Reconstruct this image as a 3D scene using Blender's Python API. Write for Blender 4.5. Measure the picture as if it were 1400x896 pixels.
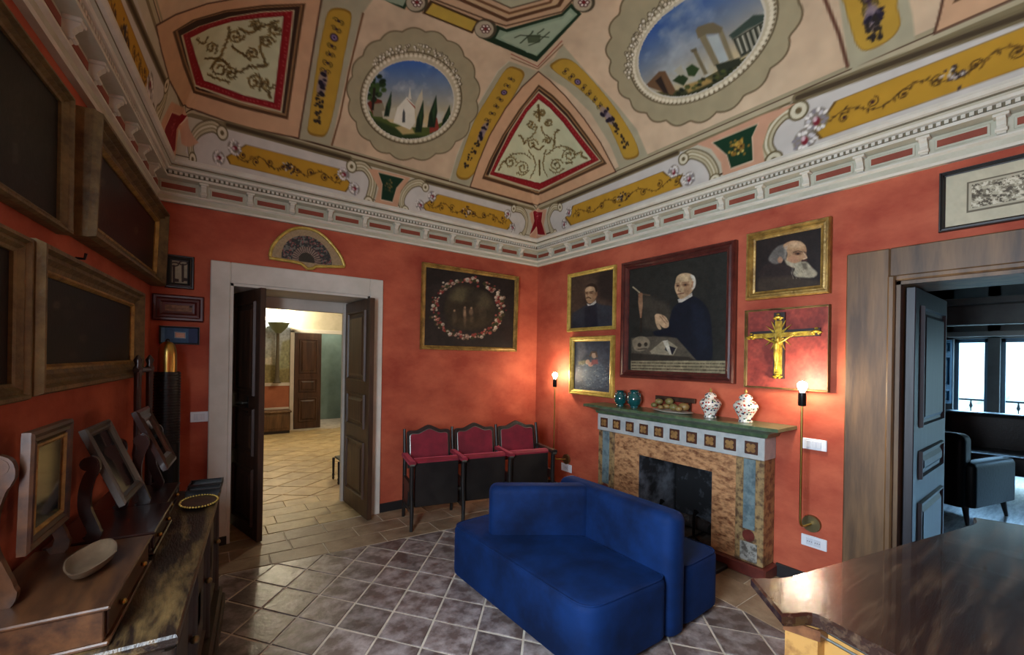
import bpy, bmesh, math, random
import numpy as np
from mathutils import Vector, Matrix
random.seed(7); rng = np.random.RandomState(7)
for o in list(bpy.data.objects): bpy.data.objects.remove(o)
SC = bpy.context.scene; COL = SC.collection
# ------------------------------------------------------------------ camera
FPX, CY, HCAM = 588.4, 488.9, 1.55
YAW, ROLL = math.radians(54.07), math.radians(0.94)
cF = np.array([math.cos(YAW), math.sin(YAW), 0.0]); _R = np.array([math.sin(YAW), -math.cos(YAW), 0.0]); _U = np.array([0, 0, 1.0])
cR = _R*math.cos(ROLL)+_U*math.sin(ROLL); cU = _U*math.cos(ROLL)-_R*math.sin(ROLL); C0 = np.array([0, 0, HCAM])
cam = bpy.data.cameras.new('camera'); cam.sensor_width = 36; cam.lens = 36*FPX/1400; cam.shift_y = (CY-448)/1400
cam.clip_start = .02; cam.clip_end = 400
co = bpy.data.objects.new('camera', cam); COL.objects.link(co)
co.matrix_world = Matrix(((cR[0], cU[0], -cF[0], 0), (cR[1], cU[1], -cF[1], 0), (cR[2], cU[2], -cF[2], HCAM), (0, 0, 0, 1)))
SC.camera = co
# ------------------------------------------------------------------ world, light, exposure
SC.view_settings.view_transform = 'Standard'; SC.view_settings.look = 'None'
SC.view_settings.exposure = EXPO = 0.05; SC.view_settings.gamma = 1
w = bpy.data.worlds.new('sky'); SC.world = w; w.use_nodes = True
bg = w.node_tree.nodes['Background']; bg.inputs[0].default_value = (.40, .69, 1, 1); bg.inputs[1].default_value = 8.0
def area_light(name, loc, aim, sx, sy, power, col):
    l = bpy.data.lights.new(name, 'AREA'); l.shape = 'RECTANGLE'; l.size = sx; l.size_y = sy; l.energy = power; l.color = col
    o = bpy.data.objects.new(name, l); COL.objects.link(o); o.location = loc
    o.rotation_euler = (Vector(aim)-Vector(loc)).to_track_quat('-Z', 'Y').to_euler(); return o
def point_light(name, loc, power, col, rad=.03):
    l = bpy.data.lights.new(name, 'POINT'); l.energy = power; l.color = col; l.shadow_soft_size = rad
    o = bpy.data.objects.new(name, l); COL.objects.link(o); o.location = loc; return o
BULB_W = 55
# daylight entering by the window in the left wall behind the camera and by the French windows of the next room
xA0 = lambda y: -.303-(4.186-y)*math.tan(math.radians(5.65))
area_light('daylight_left_window', (xA0(.65)-.06, .65, 1.62), (1.5, .9, 1.1), 1.0, 1.35, 140, (.78, .89, 1))
sl = bpy.data.lights.new('sky_glow', 'SUN'); sl.energy = 22.0; sl.angle = math.radians(50); sl.color = (.3, .62, 1)
so = bpy.data.objects.new('sky_glow', sl); COL.objects.link(so); so.rotation_euler = Vector((-1, .12, -.42)).to_track_quat('-Z', 'Y').to_euler()
# ------------------------------------------------------------------ room measures (metres)
XC, YB, YS, ZC = 3.412, 4.186, -.856, 2.69
AX0 = -.303; ADV = np.array([math.sin(math.radians(5.65)), math.cos(math.radians(5.65)), 0.0]); AN = np.array([ADV[1], -ADV[0], 0.0])
def xA(y): return AX0-(YB-y)*ADV[0]/ADV[1]
# a pixel of the 1400x896 photograph gives a direction; the surface it lies on gives the distance
def ray(x, y): return cF+cR*(x-700)/FPX+cU*(CY-y)/FPX
def pz(x, y, z=0.0): r = ray(x, y); return C0+r*(z-HCAM)/r[2]
def pB(x, y, off=0.0): r = ray(x, y); return C0+r*(YB-off)/r[1]
def pC(x, y, off=0.0): r = ray(x, y); return C0+r*(XC-off)/r[0]
def pA(x, y, off=0.0):
    o = np.array([AX0, YB, 0])+AN*off; r = ray(x, y); return C0+r*(o[:2]@AN[:2])/(r[:2]@AN[:2])
def pX(x, y, X): return pC(x, y, XC-X)
def pY(x, y, Y): return pB(x, y, YB-Y)
def pr(P):
    d = np.asarray(P, float)-C0; z = d@cF; return 700+FPX*(d@cR)/z, CY-FPX*(d@cU)/z
# ------------------------------------------------------------------ materials
def lin(c):
    c = np.asarray(c, float)/255.0
    return np.where(c <= .04045, c/12.92, ((c+.055)/1.055)**2.4)
def c4(c): v = lin(c); return (float(v[0]), float(v[1]), float(v[2]), 1)
MATS = {}
def mat(name, col, rough=.6, metal=0., col2=None, scale=6., stretch=(1, 1, 1), bump=0., bscale=None, spec=.5, sheen=0., sheencol=None, emit=None, est=0., detail=5., coat=0., objrand=0., trans=0., lo=.35, hi=.65, alpha=1., coord='Object'):
    if name in MATS: return MATS[name]
    m = bpy.data.materials.new(name); m.use_nodes = True; nt = m.node_tree; b = nt.nodes['Principled BSDF']
    b.inputs['Base Color'].default_value = c4(col); b.inputs['Roughness'].default_value = rough; b.inputs['Metallic'].default_value = metal
    b.inputs['Specular IOR Level'].default_value = spec; b.inputs['Coat Weight'].default_value = coat
    if sheen: b.inputs['Sheen Weight'].default_value = sheen; b.inputs['Sheen Tint'].default_value = c4(sheencol or col); b.inputs['Sheen Roughness'].default_value = .4
    if emit: b.inputs['Emission Color'].default_value = c4(emit); b.inputs['Emission Strength'].default_value = est
    if trans: b.inputs['Transmission Weight'].default_value = trans
    if alpha < 1: b.inputs['Alpha'].default_value = alpha
    if col2 is not None or bump:
        tc = nt.nodes.new('ShaderNodeTexCoord'); mp = nt.nodes.new('ShaderNodeMapping'); mp.inputs['Scale'].default_value = stretch
        nt.links.new(tc.outputs[coord], mp.inputs[0])
        n = nt.nodes.new('ShaderNodeTexNoise'); n.inputs['Scale'].default_value = scale; n.inputs['Detail'].default_value = detail; n.inputs['Roughness'].default_value = .62
        nt.links.new(mp.outputs[0], n.inputs['Vector'])
        if objrand:
            oi = nt.nodes.new('ShaderNodeObjectInfo'); mul = nt.nodes.new('ShaderNodeVectorMath'); mul.operation = 'SCALE'; mul.inputs[3].default_value = 37.
            cmb = nt.nodes.new('ShaderNodeCombineXYZ'); nt.links.new(oi.outputs['Random'], cmb.inputs[0]); nt.links.new(oi.outputs['Random'], cmb.inputs[1])
            nt.links.new(cmb.outputs[0], mul.inputs[0]); add = nt.nodes.new('ShaderNodeVectorMath'); add.operation = 'ADD'
            nt.links.new(mp.outputs[0], add.inputs[0]); nt.links.new(mul.outputs[0], add.inputs[1]); nt.links.new(add.outputs[0], n.inputs['Vector'])
    if col2 is not None:
        cr = nt.nodes.new('ShaderNodeValToRGB'); cr.color_ramp.elements[0].position = lo; cr.color_ramp.elements[1].position = hi
        cr.color_ramp.elements[0].color = c4(col); cr.color_ramp.elements[1].color = c4(col2)
        nt.links.new(n.outputs['Fac'], cr.inputs[0]); out = cr.outputs[0]
        if objrand:
            hs = nt.nodes.new('ShaderNodeHueSaturation'); mr = nt.nodes.new('ShaderNodeMapRange'); mr.inputs[3].default_value = 1-objrand; mr.inputs[4].default_value = 1+objrand
            nt.links.new(oi.outputs['Random'], mr.inputs[0]); nt.links.new(mr.outputs[0], hs.inputs['Value']); nt.links.new(out, hs.inputs['Color']); out = hs.outputs[0]
        nt.links.new(out, b.inputs['Base Color'])
    if bump:
        n2 = n
        if bscale:
            n2 = nt.nodes.new('ShaderNodeTexNoise'); n2.inputs['Scale'].default_value = bscale; n2.inputs['Detail'].default_value = 4; nt.links.new(mp.outputs[0], n2.inputs['Vector'])
        bp = nt.nodes.new('ShaderNodeBump'); bp.inputs['Strength'].default_value = bump; bp.inputs['Distance'].default_value = .01
        nt.links.new(n2.outputs['Fac'], bp.inputs['Height']); nt.links.new(bp.outputs[0], b.inputs['Normal'])
    MATS[name] = m; return m
def paint_mat(name, rough, spec=.4, bump=0.):
    m = bpy.data.materials.new(name); m.use_nodes = True; nt = m.node_tree; b = nt.nodes['Principled BSDF']
    a = nt.nodes.new('ShaderNodeAttribute'); a.attribute_name = 'paint'; nt.links.new(a.outputs['Color'], b.inputs['Base Color'])
    b.inputs['Roughness'].default_value = rough; b.inputs['Specular IOR Level'].default_value = spec
    if bump:
        tc = nt.nodes.new('ShaderNodeTexCoord'); n = nt.nodes.new('ShaderNodeTexNoise'); n.inputs['Scale'].default_value = 40; nt.links.new(tc.outputs['Object'], n.inputs['Vector'])
        bp = nt.nodes.new('ShaderNodeBump'); bp.inputs['Strength'].default_value = bump; bp.inputs['Distance'].default_value = .004
        nt.links.new(n.outputs['Fac'], bp.inputs['Height']); nt.links.new(bp.outputs[0], b.inputs['Normal'])
    MATS[name] = m; return m
paint_mat('fresco_paint', .8, .2, .1); paint_mat('oil_paint', .45, .22, .12); paint_mat('print_paint', .6, .3)
mat('red_plaster', (148, 62, 44), .75, 0, (184, 94, 67), 2.0, (1, 1, 1.6), .25, 14, spec=.25, coord='Object')
mat('white_casing', (188, 182, 170), .7, 0, (206, 200, 190), 3, bump=.15)
mat('plaster_white', (206, 200, 184), .75, 0, (190, 182, 164), 5, bump=.12)
mat('stucco_grey', (168, 164, 142), .75, 0, (186, 182, 162), 5)
mat('stucco_shade', (112, 102, 80), .8, 0, (96, 86, 66), 6)  # shadow lines of the cornice recesses, painted as a darker tone
mat('rust_panel', (120, 52, 34), .7, 0, (140, 66, 44), 8)
mat('black_base', (26, 26, 28), .5)
mat('mortar', (206, 196, 180), .85, 0, (176, 164, 148), 9, bump=.2)
mat('tile_dark', (88, 74, 70), .36, 0, (172, 162, 160), 9, (1, 1, 1), .35, 22, objrand=.22, lo=.42, hi=.78)
mat('slab_warm', (120, 98, 76), .5, 0, (156, 136, 112), 7, (1, 1, 1), .35, 20, objrand=.15, lo=.35, hi=.75)
mat('tile_sand', (150, 126, 86), .5, 0, (182, 160, 116), 6, (1, 1, 1), .3, 20, objrand=.18)
mat('dark_wood', (38, 24, 18), .42, 0, (66, 42, 28), 3, (6, 6, .7), .12)
mat('door_wood', (46, 30, 21), .42, 0, (78, 53, 36), 3, (7, 7, .6), .15)
mat('navy_wood', (26, 26, 32), .45, 0, (40, 40, 48), 3, (6, 6, .7), .1)
mat('casing_wood', (64, 45, 28), .5, 0, (112, 84, 54), 2.4, (5, 5, .55), .15)
mat('walnut', (84, 50, 30), .35, 0, (128, 84, 50), 2.5, (1, 7, 7), .1)
mat('table_wood', (46, 28, 22), .24, 0, (116, 94, 72), 3.2, (1.0, 9, 9), .06, 30, spec=.6, coat=.35, lo=.48, hi=.88)
mat('burl', (176, 132, 70), .4, 0, (112, 72, 36), 16, bump=.15, lo=.5, hi=.72)
mat('chest_wood', (26, 17, 12), .38, 0, (124, 98, 58), 3.4, (5, 1, 5), .3, 30, lo=.45, hi=.8)
mat('chest_side', (34, 26, 20), .45, 0, (58, 44, 32), 3.0, (3, 3, .8), .2)
mat('gilt', (172, 138, 70), .38, .35, (116, 88, 42), 14, bump=.35, bscale=50)
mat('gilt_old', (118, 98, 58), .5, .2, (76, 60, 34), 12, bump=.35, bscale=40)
mat('gilt_bright', (206, 180, 92), .32, .3, (166, 138, 62), 16, bump=.3, bscale=60)
mat('brass', (176, 146, 78), .28, 1.)
mat('brass_dull', (130, 118, 84), .38, .9)
mat('black_metal', (16, 16, 17), .35, .3)
mat('grey_metal', (120, 124, 120), .35, .9)
mat('black_lacquer', (22, 20, 20), .35, 0, (36, 32, 30), 5)
mat('red_velvet', (104, 14, 32), .8, 0, (134, 24, 44), 7, sheen=.6, sheencol=(220, 90, 110))
mat('blue_velvet', (4, 20, 49), .75, 0, (9, 40, 88), 2.6, bump=.2, bscale=7, sheen=.08, sheencol=(70, 140, 255), spec=.15)
mat('white_plastic', (214, 218, 224), .4)
mat('plastic_key', (196, 200, 208), .4)
mat('glass_dark', (20, 22, 24), .08, 0, spec=.8)
mat('mirror_glass', (170, 172, 172), .06, 1.)
# ------------------------------------------------------------------ mesh builder
class MB:
    def __init__(s): s.v = []; s.f = []; s.m = []
    def add(s, vs, fs, mi=0):
        b = len(s.v); s.v += [tuple(map(float, p)) for p in vs]; s.f += [tuple(i+b for i in f) for f in fs]; s.m += [mi]*len(fs); return s
    def box(s, lo, hi, ch=0., mi=0):
        x0, y0, z0 = lo; x1, y1, z1 = hi
        return s.fbox((x0, y0, z0), (x1-x0, 0, 0), (0, y1-y0, 0), (0, 0, z1-z0), ch, mi)
    def fbox(s, o, a, b, c, ch=0., mi=0):
        o, a, b, c = [np.asarray(q, float) for q in (o, a, b, c)]
        if np.dot(np.cross(a, b), c) < 0: a, b = b, a
        if ch <= 0:
            vs = [o, o+a, o+a+b, o+b, o+c, o+a+c, o+a+b+c, o+b+c]
            return s.add(vs, [(0, 3, 2, 1), (4, 5, 6, 7), (0, 1, 5, 4), (1, 2, 6, 5), (2, 3, 7, 6), (3, 0, 4, 7)], mi)
        la, lb, lc = [np.linalg.norm(q) for q in (a, b, c)]; ch = min(ch, la*.45, lb*.45, lc*.45)
        ua, ub, uc = a/la*ch, b/lb*ch, c/lc*ch; vs = []
        for k in (0, 1):
            for (i, j) in ((0, 0), (1, 0), (1, 1), (0, 1)):
                P = o+a*i+b*j+c*k; sa = ua*(1-2*i); sb = ub*(1-2*j); sc = uc*(1-2*k)
                vs += [P+sb+sc, P+sa+sc, P+sa+sb]       # on a-face, b-face, c-face
        fs = []
        def V(k, q, t): return k*12+q*3+t
        fs.append(tuple(V(0, q, 2) for q in (3, 2, 1, 0))); fs.append(tuple(V(1, q, 2) for q in (0, 1, 2, 3)))
        fs.append((V(0, 0, 1), V(0, 1, 1), V(1, 1, 1), V(1, 0, 1))); fs.append((V(0, 2, 1), V(0, 3, 1), V(1, 3, 1), V(1, 2, 1)))
        fs.append((V(0, 1, 0), V(0, 2, 0), V(1, 2, 0), V(1, 1, 0))); fs.append((V(0, 3, 0), V(0, 0, 0), V(1, 0, 0), V(1, 3, 0)))
        for k in (0, 1):
            for q in range(4):
                q2 = (q+1) % 4; t = 1 if q % 2 == 0 else 0
                e = (V(k, q, 2), V(k, q2, 2), V(k, q2, t), V(k, q, t)); fs.append(e if k == 0 else e[::-1])
        for q in range(4):
            e = (V(0, q, 0), V(0, q, 1), V(1, q, 1), V(1, q, 0)); fs.append(e if q % 2 == 0 else e[::-1])
        for k in (0, 1):
            for q in range(4):
                t = (V(k, q, 0), V(k, q, 1), V(k, q, 2)); fs.append(t)
        return s.add(vs, fs, mi)
    def tube(s, pts, r, n=10, cap=True, mi=0):
        pts = [np.asarray(p, float) for p in pts]; m = len(pts)
        rs = r if hasattr(r, '__len__') else [r]*m
        t0 = pts[1]-pts[0]; up = np.array([0, 0, 1.]) if abs(t0[2]) < .9*np.linalg.norm(t0) else np.array([1., 0, 0])
        vs = []
        for i, p in enumerate(pts):
            t = pts[min(i+1, m-1)]-pts[max(i-1, 0)]; t = t/np.linalg.norm(t)
            a = np.cross(t, up); a /= np.linalg.norm(a)+1e-9; b = np.cross(t, a); up = -b if np.dot(-b, up) > 0 else b
            b = np.cross(t, a)
            for k in range(n):
                an = 2*math.pi*k/n; vs.append(p+(a*math.cos(an)+b*math.sin(an))*rs[i])
        fs = [(i*n+k, i*n+(k+1) % n, (i+1)*n+(k+1) % n, (i+1)*n+k) for i in range(m-1) for k in range(n)]
        if cap: fs += [tuple(range(n-1, -1, -1)), tuple((m-1)*n+k for k in range(n))]
        return s.add(vs, fs, mi)
    def lathe(s, prof, c=(0, 0, 0), n=24, mi=0, sx=1., sy=1.):
        c = np.asarray(c, float); vs = []; m = len(prof)
        for (r, z) in prof:
            for k in range(n):
                an = 2*math.pi*k/n; vs.append(c+np.array([r*math.cos(an)*sx, r*math.sin(an)*sy, z]))
        fs = [(i*n+k, i*n+(k+1) % n, (i+1)*n+(k+1) % n, (i+1)*n+k) for i in range(m-1) for k in range(n)]
        fs += [tuple(range(n-1, -1, -1)), tuple((m-1)*n+k for k in range(n))]
        return s.add(vs, fs, mi)
    def prism(s, poly, d, mi=0):                         # planar 3-D polygon pushed along vector d
        poly = [np.asarray(p, float) for p in poly]; d = np.asarray(d, float); n = len(poly)
        nrm = sum((np.cross(poly[i]-poly[0], poly[(i+1) % n]-poly[0]) for i in range(n)), np.zeros(3))
        if np.dot(nrm, d) < 0: poly = poly[::-1]
        vs = poly+[p+d for p in poly]
        return s.add(vs, [tuple(range(n-1, -1, -1)), tuple(range(n, 2*n))]+[(i, (i+1) % n, n+(i+1) % n, n+i) for i in range(n)], mi)
    def rings(s, rings, cap=True, mi=0):
        n = len(rings[0]); vs = [p for r in rings for p in r]; m = len(rings)
        fs = [(i*n+k, i*n+(k+1) % n, (i+1)*n+(k+1) % n, (i+1)*n+k) for i in range(m-1) for k in range(n)]
        if cap: fs += [tuple(range(n-1, -1, -1)), tuple((m-1)*n+k for k in range(n))]
        return s.add(vs, fs, mi)
    def build(s, name, m, parent=None, smooth=None, origin=None):
        me = bpy.data.meshes.new(name); me.from_pydata(s.v, [], s.f); ms = m if isinstance(m, (list, tuple)) else [m]
        for q in ms: me.materials.append(MATS[q])
        if len(ms) > 1: me.polygons.foreach_set('material_index', s.m)
        bm = bmesh.new(); bm.from_mesh(me); bmesh.ops.recalc_face_normals(bm, faces=bm.faces); bm.to_mesh(me); bm.free()
        if smooth is not None:
            me.polygons.foreach_set('use_smooth', [True]*len(me.polygons)); me.set_sharp_from_angle(angle=math.radians(smooth))
        return link(name, me, parent, origin)
def wloc(o):
    v = Vector((0, 0, 0))
    while o is not None: v = v+o.location; o = o.parent
    return v
def link(name, me, parent=None, origin=None):
    pl = wloc(parent) if parent is not None else Vector((0, 0, 0))
    origin = pl if origin is None else Vector([float(q) for q in origin])
    me.transform(Matrix.Translation(-origin))
    o = bpy.data.objects.new(name, me); COL.objects.link(o); o.parent = parent; o.location = origin-pl
    return o
def tag(o, label=None, cat=None, group=None, kind=None):
    if label: o['label'] = label
    if cat: o['category'] = cat
    if group: o['group'] = group
    if kind: o['kind'] = kind
    return o
def thing(name, label, cat, loc=(0, 0, 0), group=None):
    o = bpy.data.objects.new(name, None); COL.objects.link(o); o.location = Vector([float(q) for q in loc]); o.empty_display_size = .1
    return tag(o, label, cat, group)
def struct(name, mb, m, label=None, parent=None, smooth=None):
    o = mb.build(name, m, parent, smooth)
    if parent is None: o['kind'] = 'structure'
    if label: o['label'] = label
    return o
# ------------------------------------------------------------------ painter: flat colours for frescoes and canvases
def inpoly(x, y, P):
    ins = np.zeros(x.shape, bool); n = len(P)
    for i in range(n):
        x0, y0 = P[i]; x1, y1 = P[(i+1) % n]
        if y0 == y1: continue
        c = ((y0 > y) != (y1 > y)); ins ^= c & (x < (x1-x0)*(y-y0)/(y1-y0)+x0)
    return ins
def segdist(x, y, P, closed):
    d = np.full(x.shape, 1e9); n = len(P)
    for i in range(n if closed else n-1):
        x0, y0 = P[i]; x1, y1 = P[(i+1) % n]; dx, dy = x1-x0, y1-y0; L = dx*dx+dy*dy+1e-12
        t = np.clip(((x-x0)*dx+(y-y0)*dy)/L, 0, 1); d = np.minimum(d, np.hypot(x-x0-t*dx, y-y0-t*dy))
    return d
def _h(i, j, s): 
    v = np.sin(i*127.1+j*311.7+s*74.7)*43758.5453; return v-np.floor(v)
def vnoise(x, y, sc, seed=0):
    x = x*sc; y = y*sc; i = np.floor(x); j = np.floor(y); u = x-i; v = y-j; u = u*u*(3-2*u); v = v*v*(3-2*v)
    return (_h(i, j, seed)*(1-u)+_h(i+1, j, seed)*u)*(1-v)+(_h(i, j+1, seed)*(1-u)+_h(i+1, j+1, seed)*u)*v
def fnoise(x, y, sc, seed=0, o=3):
    a = 0; w_ = .5; t = 0
    for k in range(o): a = a+vnoise(x, y, sc*2**k, seed+k)*w_; t += w_; w_ *= .55
    return a/t
class Paint:
    def __init__(s, X, Y, base, unit=1.):
        s.X = X.ravel().astype(float); s.Y = Y.ravel().astype(float); s.n = s.X.size; s.unit = unit
        s.c = np.tile(np.asarray(base, float), (s.n, 1)); s.id = np.zeros(s.n, np.int32)
    def sel(s, P, m):
        P = np.asarray(P, float); a = P.min(0)-m; b = P.max(0)+m
        return np.nonzero((s.X >= a[0]) & (s.X <= b[0]) & (s.Y >= a[1]) & (s.Y <= b[1]))[0]
    def put(s, k, al, col):
        col = np.asarray(col, float)
        if col.ndim == 1: col = col[None]
        s.c[k] = s.c[k]*(1-al[:, None])+col*al[:, None]
    def fill(s, P, col, soft=1., a=1., idn=None, rough=0.):
        soft = soft*s.unit; k = s.sel(P, soft+rough*s.unit*2)
        if not k.size: return
        x, y = s.X[k], s.Y[k]; d = segdist(x, y, P, True); d = np.where(inpoly(x, y, P), -d, d)
        if rough: d = d+(fnoise(x, y, .25/s.unit, 5)-.5)*2*rough*s.unit
        s.put(k, np.clip(.5-d/soft, 0, 1)*a, col)
        if idn: s.id[k[d < 0]] = idn
    def line(s, P, w_, col, soft=1., a=1., closed=False):
        w_ = w_*s.unit; soft = soft*s.unit; k = s.sel(P, w_+soft)
        if not k.size: return
        d = segdist(s.X[k], s.Y[k], P, closed); s.put(k, np.clip(.5-(d-w_/2)/soft, 0, 1)*a, col)
    def ell(s, cx, cy, rx, ry, col, soft=1., a=1., rot=0., idn=None):
        k = s.sel([(cx-max(rx, ry), cy-max(rx, ry)), (cx+max(rx, ry), cy+max(rx, ry))], soft*s.unit)
        if not k.size: return
        x, y = s.X[k]-cx, s.Y[k]-cy; cr, sr = math.cos(rot), math.sin(rot); u = x*cr+y*sr; v = -x*sr+y*cr
        q = np.hypot(u/rx, v/ry); d = (q-1)*min(rx, ry); s.put(k, np.clip(.5-d/(soft*s.unit), 0, 1)*a, col)
        if idn: s.id[k[d < 0]] = idn
    def grain(s, amp, sc, seed=1):
        s.c = s.c*(1+amp*(fnoise(s.X, s.Y, sc, seed, 3)[:, None]-.5)*2)
    def rgba(s):
        out = np.ones((s.n, 4), np.float32); out[:, :3] = lin(np.clip(s.c, 0, 255)); return out
def scroll(cx, cy, r, turns=1.4, dr=1, a0=0., n=22):
    return [(cx+r*(1-.82*i/(n-1))*math.cos(a0+dr*2*math.pi*turns*i/(n-1)), cy+r*(1-.82*i/(n-1))*math.sin(a0+dr*2*math.pi*turns*i/(n-1))) for i in range(n)]
def smooth_poly(P, closed=True, sub=5):
    P = [np.asarray(p, float) for p in P]; n = len(P); out = []
    for i in range(n if closed else n-1):
        g = (lambda k: P[k % n]) if closed else (lambda k: P[min(max(k, 0), n-1)])
        p0, p1, p2, p3 = g(i-1), g(i), g(i+1), g(i+2)
        for j in range(sub):
            t = j/sub; out.append(tuple(.5*((2*p1)+(p2-p0)*t+(2*p0-5*p1+4*p2-p3)*t*t+(3*p1-p0-3*p2+p3)*t**3)))
    if not closed: out.append(tuple(P[-1]))
    return out
def dens(P, step, closed=True):
    out = []; n = len(P)
    for i in range(n if closed else n-1):
        a = np.asarray(P[i], float); b = np.asarray(P[(i+1) % n], float); k = max(1, int(np.linalg.norm(b-a)/step))
        out += [tuple(a+(b-a)*j/k) for j in range(k)]
    if not closed: out.append(tuple(P[-1]))
    return out
def grid_mesh(name, V, nx, ny, colors, mname, parent=None, keep=None):
    """V (nx*ny,3) row-major; keep = boolean per quad"""
    i, j = np.meshgrid(np.arange(nx-1), np.arange(ny-1), indexing='ij'); a = (i*ny+j).ravel()
    Q = np.stack([a, a+ny, a+ny+1, a+1], 1)
    if keep is not None:
        Q = Q[keep]; u, inv = np.unique(Q, return_inverse=True); Q = inv.reshape(-1, 4); V = V[u]; colors = colors[u]
    me = bpy.data.meshes.new(name); me.vertices.add(len(V)); me.vertices.foreach_set('co', np.ascontiguousarray(V, np.float32).ravel())
    me.loops.add(Q.size); me.loops.foreach_set('vertex_index', Q.astype(np.int32).ravel())
    me.polygons.add(len(Q)); me.polygons.foreach_set('loop_start', np.arange(0, Q.size, 4, dtype=np.int32))
    at = me.color_attributes.new('paint', 'FLOAT_COLOR', 'POINT'); at.data.foreach_set('color', np.ascontiguousarray(colors, np.float32).ravel())
    me.polygons.foreach_set('use_smooth', np.ones(len(Q), bool)); me.materials.append(MATS[mname]); me.update(calc_edges=True); me.validate()
    return link(name, me, parent)
# ================================================================== STRUCTURE
DX0, DX1, DZ = .192, 1.318, 2.115            # doorway in the back wall
CYJ, CZJ, CY2 = .745, 2.045, -.45            # doorway in the right wall
WB, WC = .60, .42
m = MB().box((AX0-.5, YB, -.12), (DX0, YB+WB, 3.05)).box((DX1, YB, -.12), (XC+WC, YB+WB, 3.05)).box((DX0, YB, DZ), (DX1, YB+WB, 3.05))
struct('wall_back', m, 'red_plaster', 'red plastered wall with the double door')
FY0, FY1, FZ = 1.80, 2.49, .68               # recess of the fireplace
m = MB().box((XC, CYJ, -.12), (XC+WC, FY0, 3.05)).box((XC, FY1, -.12), (XC+WC, YB, 3.05)).box((XC, FY0, FZ), (XC+WC, FY1, 3.05)).box((XC+.34, FY0, -.12), (XC+WC, FY1, FZ)).box((XC, YS-.3, -.12), (XC+WC, CY2, 3.05)).box((XC, CY2, CZJ), (XC+WC, CYJ, 3.05))
struct('wall_right', m, 'red_plaster', 'red plastered wall with the fireplace')
def abox(m, y0, y1, z0, z1, t=.4):            # a block of the left wall between two y
    p0 = np.array([xA(y0), y0, z0]); p1 = np.array([xA(y1), y1, z0]); m.fbox(p0, p1-p0, -AN*t, (0, 0, z1-z0)); return m
m = MB(); abox(m, YS-.3, .1, -.12, 3.05); abox(m, .1, 1.2, -.12, .9); abox(m, .1, 1.2, 2.32, 3.05); abox(m, 1.2, YB, -.12, 3.05)
struct('wall_left', m, 'red_plaster', 'red plastered wall hung with dark paintings')
m = MB().box((xA(YS)-.5, YS-.3, -.12), (XC+WC, YS, 3.05)); struct('wall_front', m, 'red_plaster', 'red plastered wall behind the viewer')
# window of the left wall (behind the camera): frame, panes
m = MB(); q0 = np.array([xA(.1), .1, .9])-AN*.25; q1 = np.array([xA(1.2), 1.2, .9])-AN*.25; e = (q1-q0); L = np.linalg.norm(e); e = e/L
for a0, a1, z0, z1 in ((0, L, .9, .96), (0, L, 2.26, 2.32), (0, .06, .9, 2.32), (L-.06, L, .9, 2.32), (L/2-.04, L/2+.04, .9, 2.32)):
    m.fbox(np.array([*(q0+e*a0)[:2], z0]), e*(a1-a0), -AN*.05, (0, 0, z1-z0))
struct('window_1', m, 'casing_wood', 'wooden window in the left wall')
# ---------------------------------------------------------------- floors: mortar bed with every tile laid
m = MB().box((-1.3, YS-.3, -.12), (XC+.02, YB+.02, -.004)); floor = struct('floor', m, 'mortar', 'old terracotta tiled floor with pale joints')
V1 = np.array([.163, -.2185]); V2 = np.array([.1605, .181]); O0 = np.array([.806, 2.738])
def clip_poly(P, half):                        # half planes (a,b,c): a x + b y <= c
    for a, b, c in half:
        out = []; n = len(P)
        for i in range(n):
            p, q = P[i], P[(i+1) % n]; dp = a*p[0]+b*p[1]-c; dq = a*q[0]+b*q[1]-c
            if dp <= 0: out.append(p)
            if dp*dq < 0: t = dp/(dp-dq); out.append((p[0]+(q[0]-p[0])*t, p[1]+(q[1]-p[1])*t))
        P = out
        if len(P) < 3: return []
    return P
def inset(P, d):
    n = len(P); P = [np.asarray(p, float) for p in P]; out = []
    ar = sum(P[i][0]*P[(i+1) % n][1]-P[(i+1) % n][0]*P[i][1] for i in range(n)); sg = 1 if ar > 0 else -1
    for i in range(n):
        a, b, c = P[i-1], P[i], P[(i+1) % n]; e1 = (b-a)/(np.linalg.norm(b-a)+1e-9); e2 = (c-b)/(np.linalg.norm(c-b)+1e-9)
        n1 = np.array([-e1[1], e1[0]])*sg; n2 = np.array([-e2[1], e2[0]])*sg; k = n1+n2; k = k/max(.35, 1+n1@n2); out.append(b+k*d)
    return out
def area2(P): return abs(sum(P[i][0]*P[(i+1) % len(P)][1]-P[(i+1) % len(P)][0]*P[i][1] for i in range(len(P))))/2
TILE_CACHE = {}
def add_tile(P, joint, mname, parent, z=0.0):
    if len(P) < 3 or area2(P) < .004: return
    A = inset(P, joint/2); c = np.mean(A, 0); key = (mname,)+tuple(np.round(np.array(A)-c, 4).ravel())
    me = TILE_CACHE.get(key)
    if me is None:
        mb = MB(); B_ = inset(P, joint/2+.003); mb.rings([[(*(p-c), -.02) for p in A], [(*(p-c), -.0015) for p in A], [(*(p-c), 0) for p in B_]])
        me = bpy.data.meshes.new('tile'); me.from_pydata(mb.v, [], mb.f); me.materials.append(MATS[mname])
        bm = bmesh.new(); bm.from_mesh(me); bmesh.ops.recalc_face_normals(bm, faces=bm.faces); bm.to_mesh(me); bm.free(); TILE_CACHE[key] = me
    o = bpy.data.objects.new('tile', me); COL.objects.link(o); o.parent = parent
    o.location = (c[0], c[1], z+random.uniform(-.0015, .0015)); o.rotation_euler = (random.uniform(-.006, .006), random.uniform(-.006, .006), 0)
halfmain = [(.095, 1, 3.625), (1, -.10, 2.62), (-1, 0, .75), (0, -1, .8)]     # field of diagonal tiles inside the slab border
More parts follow.
